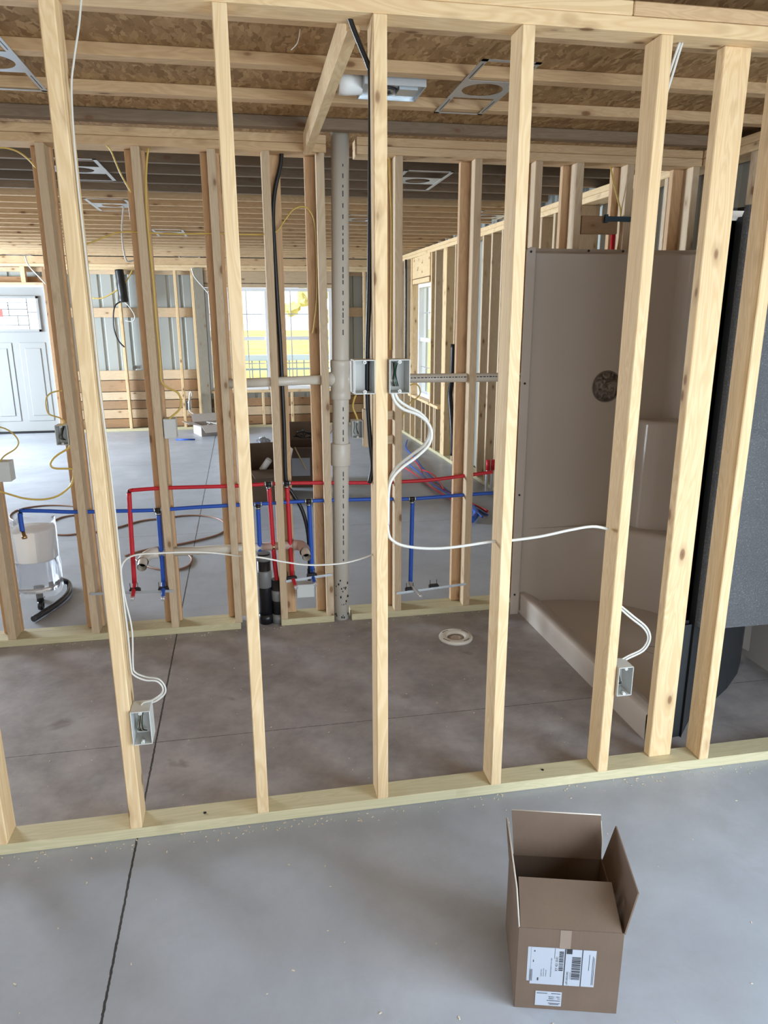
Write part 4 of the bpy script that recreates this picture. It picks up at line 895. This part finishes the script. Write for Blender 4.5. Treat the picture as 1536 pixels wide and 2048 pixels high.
# bagged filter beside the plumbing wall
fi = empty('bagged_shop_vacuum', (-1.50, 2.17, 0), label='white cylinder in a clear plastic bag with black caster and hose behind the left stud', cat='vacuum')
MB().lathe([(0, .475), (.115, .475), (.122, .468), (.122, .30), (.118, .292), (0, .29)], 36).build('filter_drum', WHITEP, fi)
MB().lathe([(0, .285), (.10, .285), (.105, .20), (.112, .12), (.10, .105), (0, .10)], 32).build('tank', mat('grey_translucent_tank', (.80, .82, .85), .15, trans=.85, ior=1.1), fi)
mb = MB(); n = 40; rings = []
for z in (.085, .10, .16, .24, .30, .38, .46, .515):
    ring = []
    for k in range(n):
        a = 2*math.pi*k/n; q = 1/max(abs(math.cos(a)), abs(math.sin(a))); rr = .112*(.55*q+.45)+rb_.uniform(-.006, .006)
        ring.append(mb.b.verts.new((rr*math.cos(a)+.01, rr*math.sin(a), z+rb_.uniform(-.004, .004))))
    rings.append(ring)
for i in range(len(rings)-1):
    for k in range(n): mb.b.faces.new((rings[i][k], rings[i][(k+1) % n], rings[i+1][(k+1) % n], rings[i+1][k]))
mb.build('plastic_bag', WRAP, fi)
for a in (0, 180):
    a = math.radians(a-75); cx, cy = .085*math.cos(a), .085*math.sin(a)
    cs = MB().tube([(cx, cy, .055), (cx, cy, .105)], .02, 12, smooth=False).build('caster', BLK, fi)
    MB().lathe([(.010, -.012), (.026, -.012), (.028, 0), (.026, .012), (.010, .012)], 20, Matrix.Translation((cx, cy, .028)) @ Matrix.Rotation(math.pi/2, 4, 'Y'), closed=True).build('wheel', BLK, cs)
hp = [at(100, 1165, 'z', .11), at(118, 1160, 'z', .07), at(136, 1166, 'z', .025), at(138, 1182, 'z', .022), at(126, 1198, 'z', .02), at(100, 1217, 'z', .02), at(67, 1238, 'z', .02)]
MB().tube([Vector(q)-Vector((-1.50, 2.17, 0)) for q in hp], .0175, 14).build('hose', DKGREY, fi)
# cords and tubes lying on the floor
def FL(z, *uv): return [tuple(at(u, v, 'z', z)) for u, v in uv]
cable('brown_cord', 'brown cord looping on the great room floor behind the leftmost studs', FL(.006, (60, 1049), (35, 1044), (20, 1036), (24, 1026), (45, 1017), (90, 1011), (140, 1012), (180, 1019), (160, 1028), (125, 1034), (100, 1045), (92, 1049)), .006, COPPER, 'cord', fl=1)
cable('brown_cord', 'long brown cord winding across the floor beyond the plumbing wall', FL(.006, (96, 1068), (130, 1070), (160, 1067), (198, 1063), (235, 1055), (280, 1042), (320, 1037), (370, 1031), (410, 1032), (442, 1040), (451, 1056), (438, 1068), (405, 1078), (360, 1088), (330, 1092), (285, 1101), (250, 1112)), .006, COPPER, 'cord', fl=1)
cable('brown_cord', 'small loop of brown cord under the sink drain stub', FL(.006, (270, 1118), (290, 1131), (320, 1139), (355, 1139), (378, 1130), (383, 1116), (368, 1107), (330, 1104)), .006, COPPER, 'cord', fl=1)
pb = [((815, 880), (812, 895), (830, 915), (845, 935), (870, 960), (900, 985), (940, 1010), (975, 1030)), ((800, 930), (825, 945), (855, 968), (880, 985), (915, 1005), (955, 1024)), ((822, 912), (840, 935), (850, 955), (880, 975), (920, 1000), (950, 1010), (975, 1022)),
      ((808, 920), (825, 935), (845, 950), (870, 972), (905, 992), (940, 1015), (965, 1034)), ((845, 940), (865, 948), (880, 965), (888, 980))]
for i, (uv, m_, dd) in enumerate(zip(pb, (BLUE, RED, RED, BLUE, RED), ('blue tube starting farthest up', 'leftmost red tube', 'middle red tube', 'middle blue tube', 'short red tube curling right'))):
    cable('loose_tube', dd+' in the loose floor bundle by the right wall', FL(.014+.011*i, *uv), .0085, m_, 'tube', fl=1)
cable('loose_tube', 'red tube end pointing right, just above the blue line', FL(.02, (940, 1005), (958, 1014), (974, 1024)), .009, RED, 'tube', fl=1)
o = MB().tube(FL(.03, (942, 1012), (950, 1020), (952, 1030), (944, 1040)), .025, 10).build('blue_rag', BLUE, None); tag(o, 'bright blue bundle end beside the stud with the red and blue lines', 'tube')
vl = empty('valve_cluster', at(972, 990, 'z', 0), label='pair of red capped valves on the floor by the right wall plate', cat='valve')
for x in (0, .05): MB().tube([(x, 0, 0), (x, 0, .18), (x+.01, 0, .26)], .014, 10).build('valve_body', STEEL, vl); MB().tube([(x+.01, 0, .24), (x+.01, 0, .34)], .02, 10, smooth=False).build('cap', RED, vl)
cable('blue_strip', 'short blue strip on the floor near the far carton', FL(.01, (352, 879), (390, 879)), .012, BLUE, 'strip', fl=1)
# sawdust and wood chips: uncountable
mb = MB(); rs = random.Random(5)
for i in range(420):
    if i < 170: x, y = rs.uniform(-1.1, 1.6), -abs(rs.gauss(0, .03))-.004
    elif i < 260: x, y = rs.uniform(-1.5, 1.1), 1.59-abs(rs.gauss(0, .03))
    else: x, y = rs.uniform(-1.2, 1.4), rs.uniform(-1.0, 1.5)
    if 1.12 < x and y > .1: continue
    s_ = rs.uniform(.0012, .0042); mb.box(-s_, s_, -s_*.4, s_*.4, 0, .0012, Matrix.Translation((x, y, .0003)) @ Matrix.Rotation(rs.uniform(0, 3), 4, 'Z'))
o = mb.build('sawdust', mat('sawdust_chip', (.72, .62, .46), .9)); tag(o, 'pale sawdust and wood chips scattered on the concrete floor', 'sawdust', kind='stuff')
# nails and dark blots on the near plate
for u, v, d in ((410, 1626, 'left'), (1085, 1540, 'right')):
    p = at(u, v, 'z', T); o = MB().tube([(0, 0, -.01), (0, 0, .002)], .005, 12, smooth=False).build('nail_head', BLK, None, loc=p); tag(o, 'dark fastener head on the foreground bottom plate, '+d+' one', 'nail')
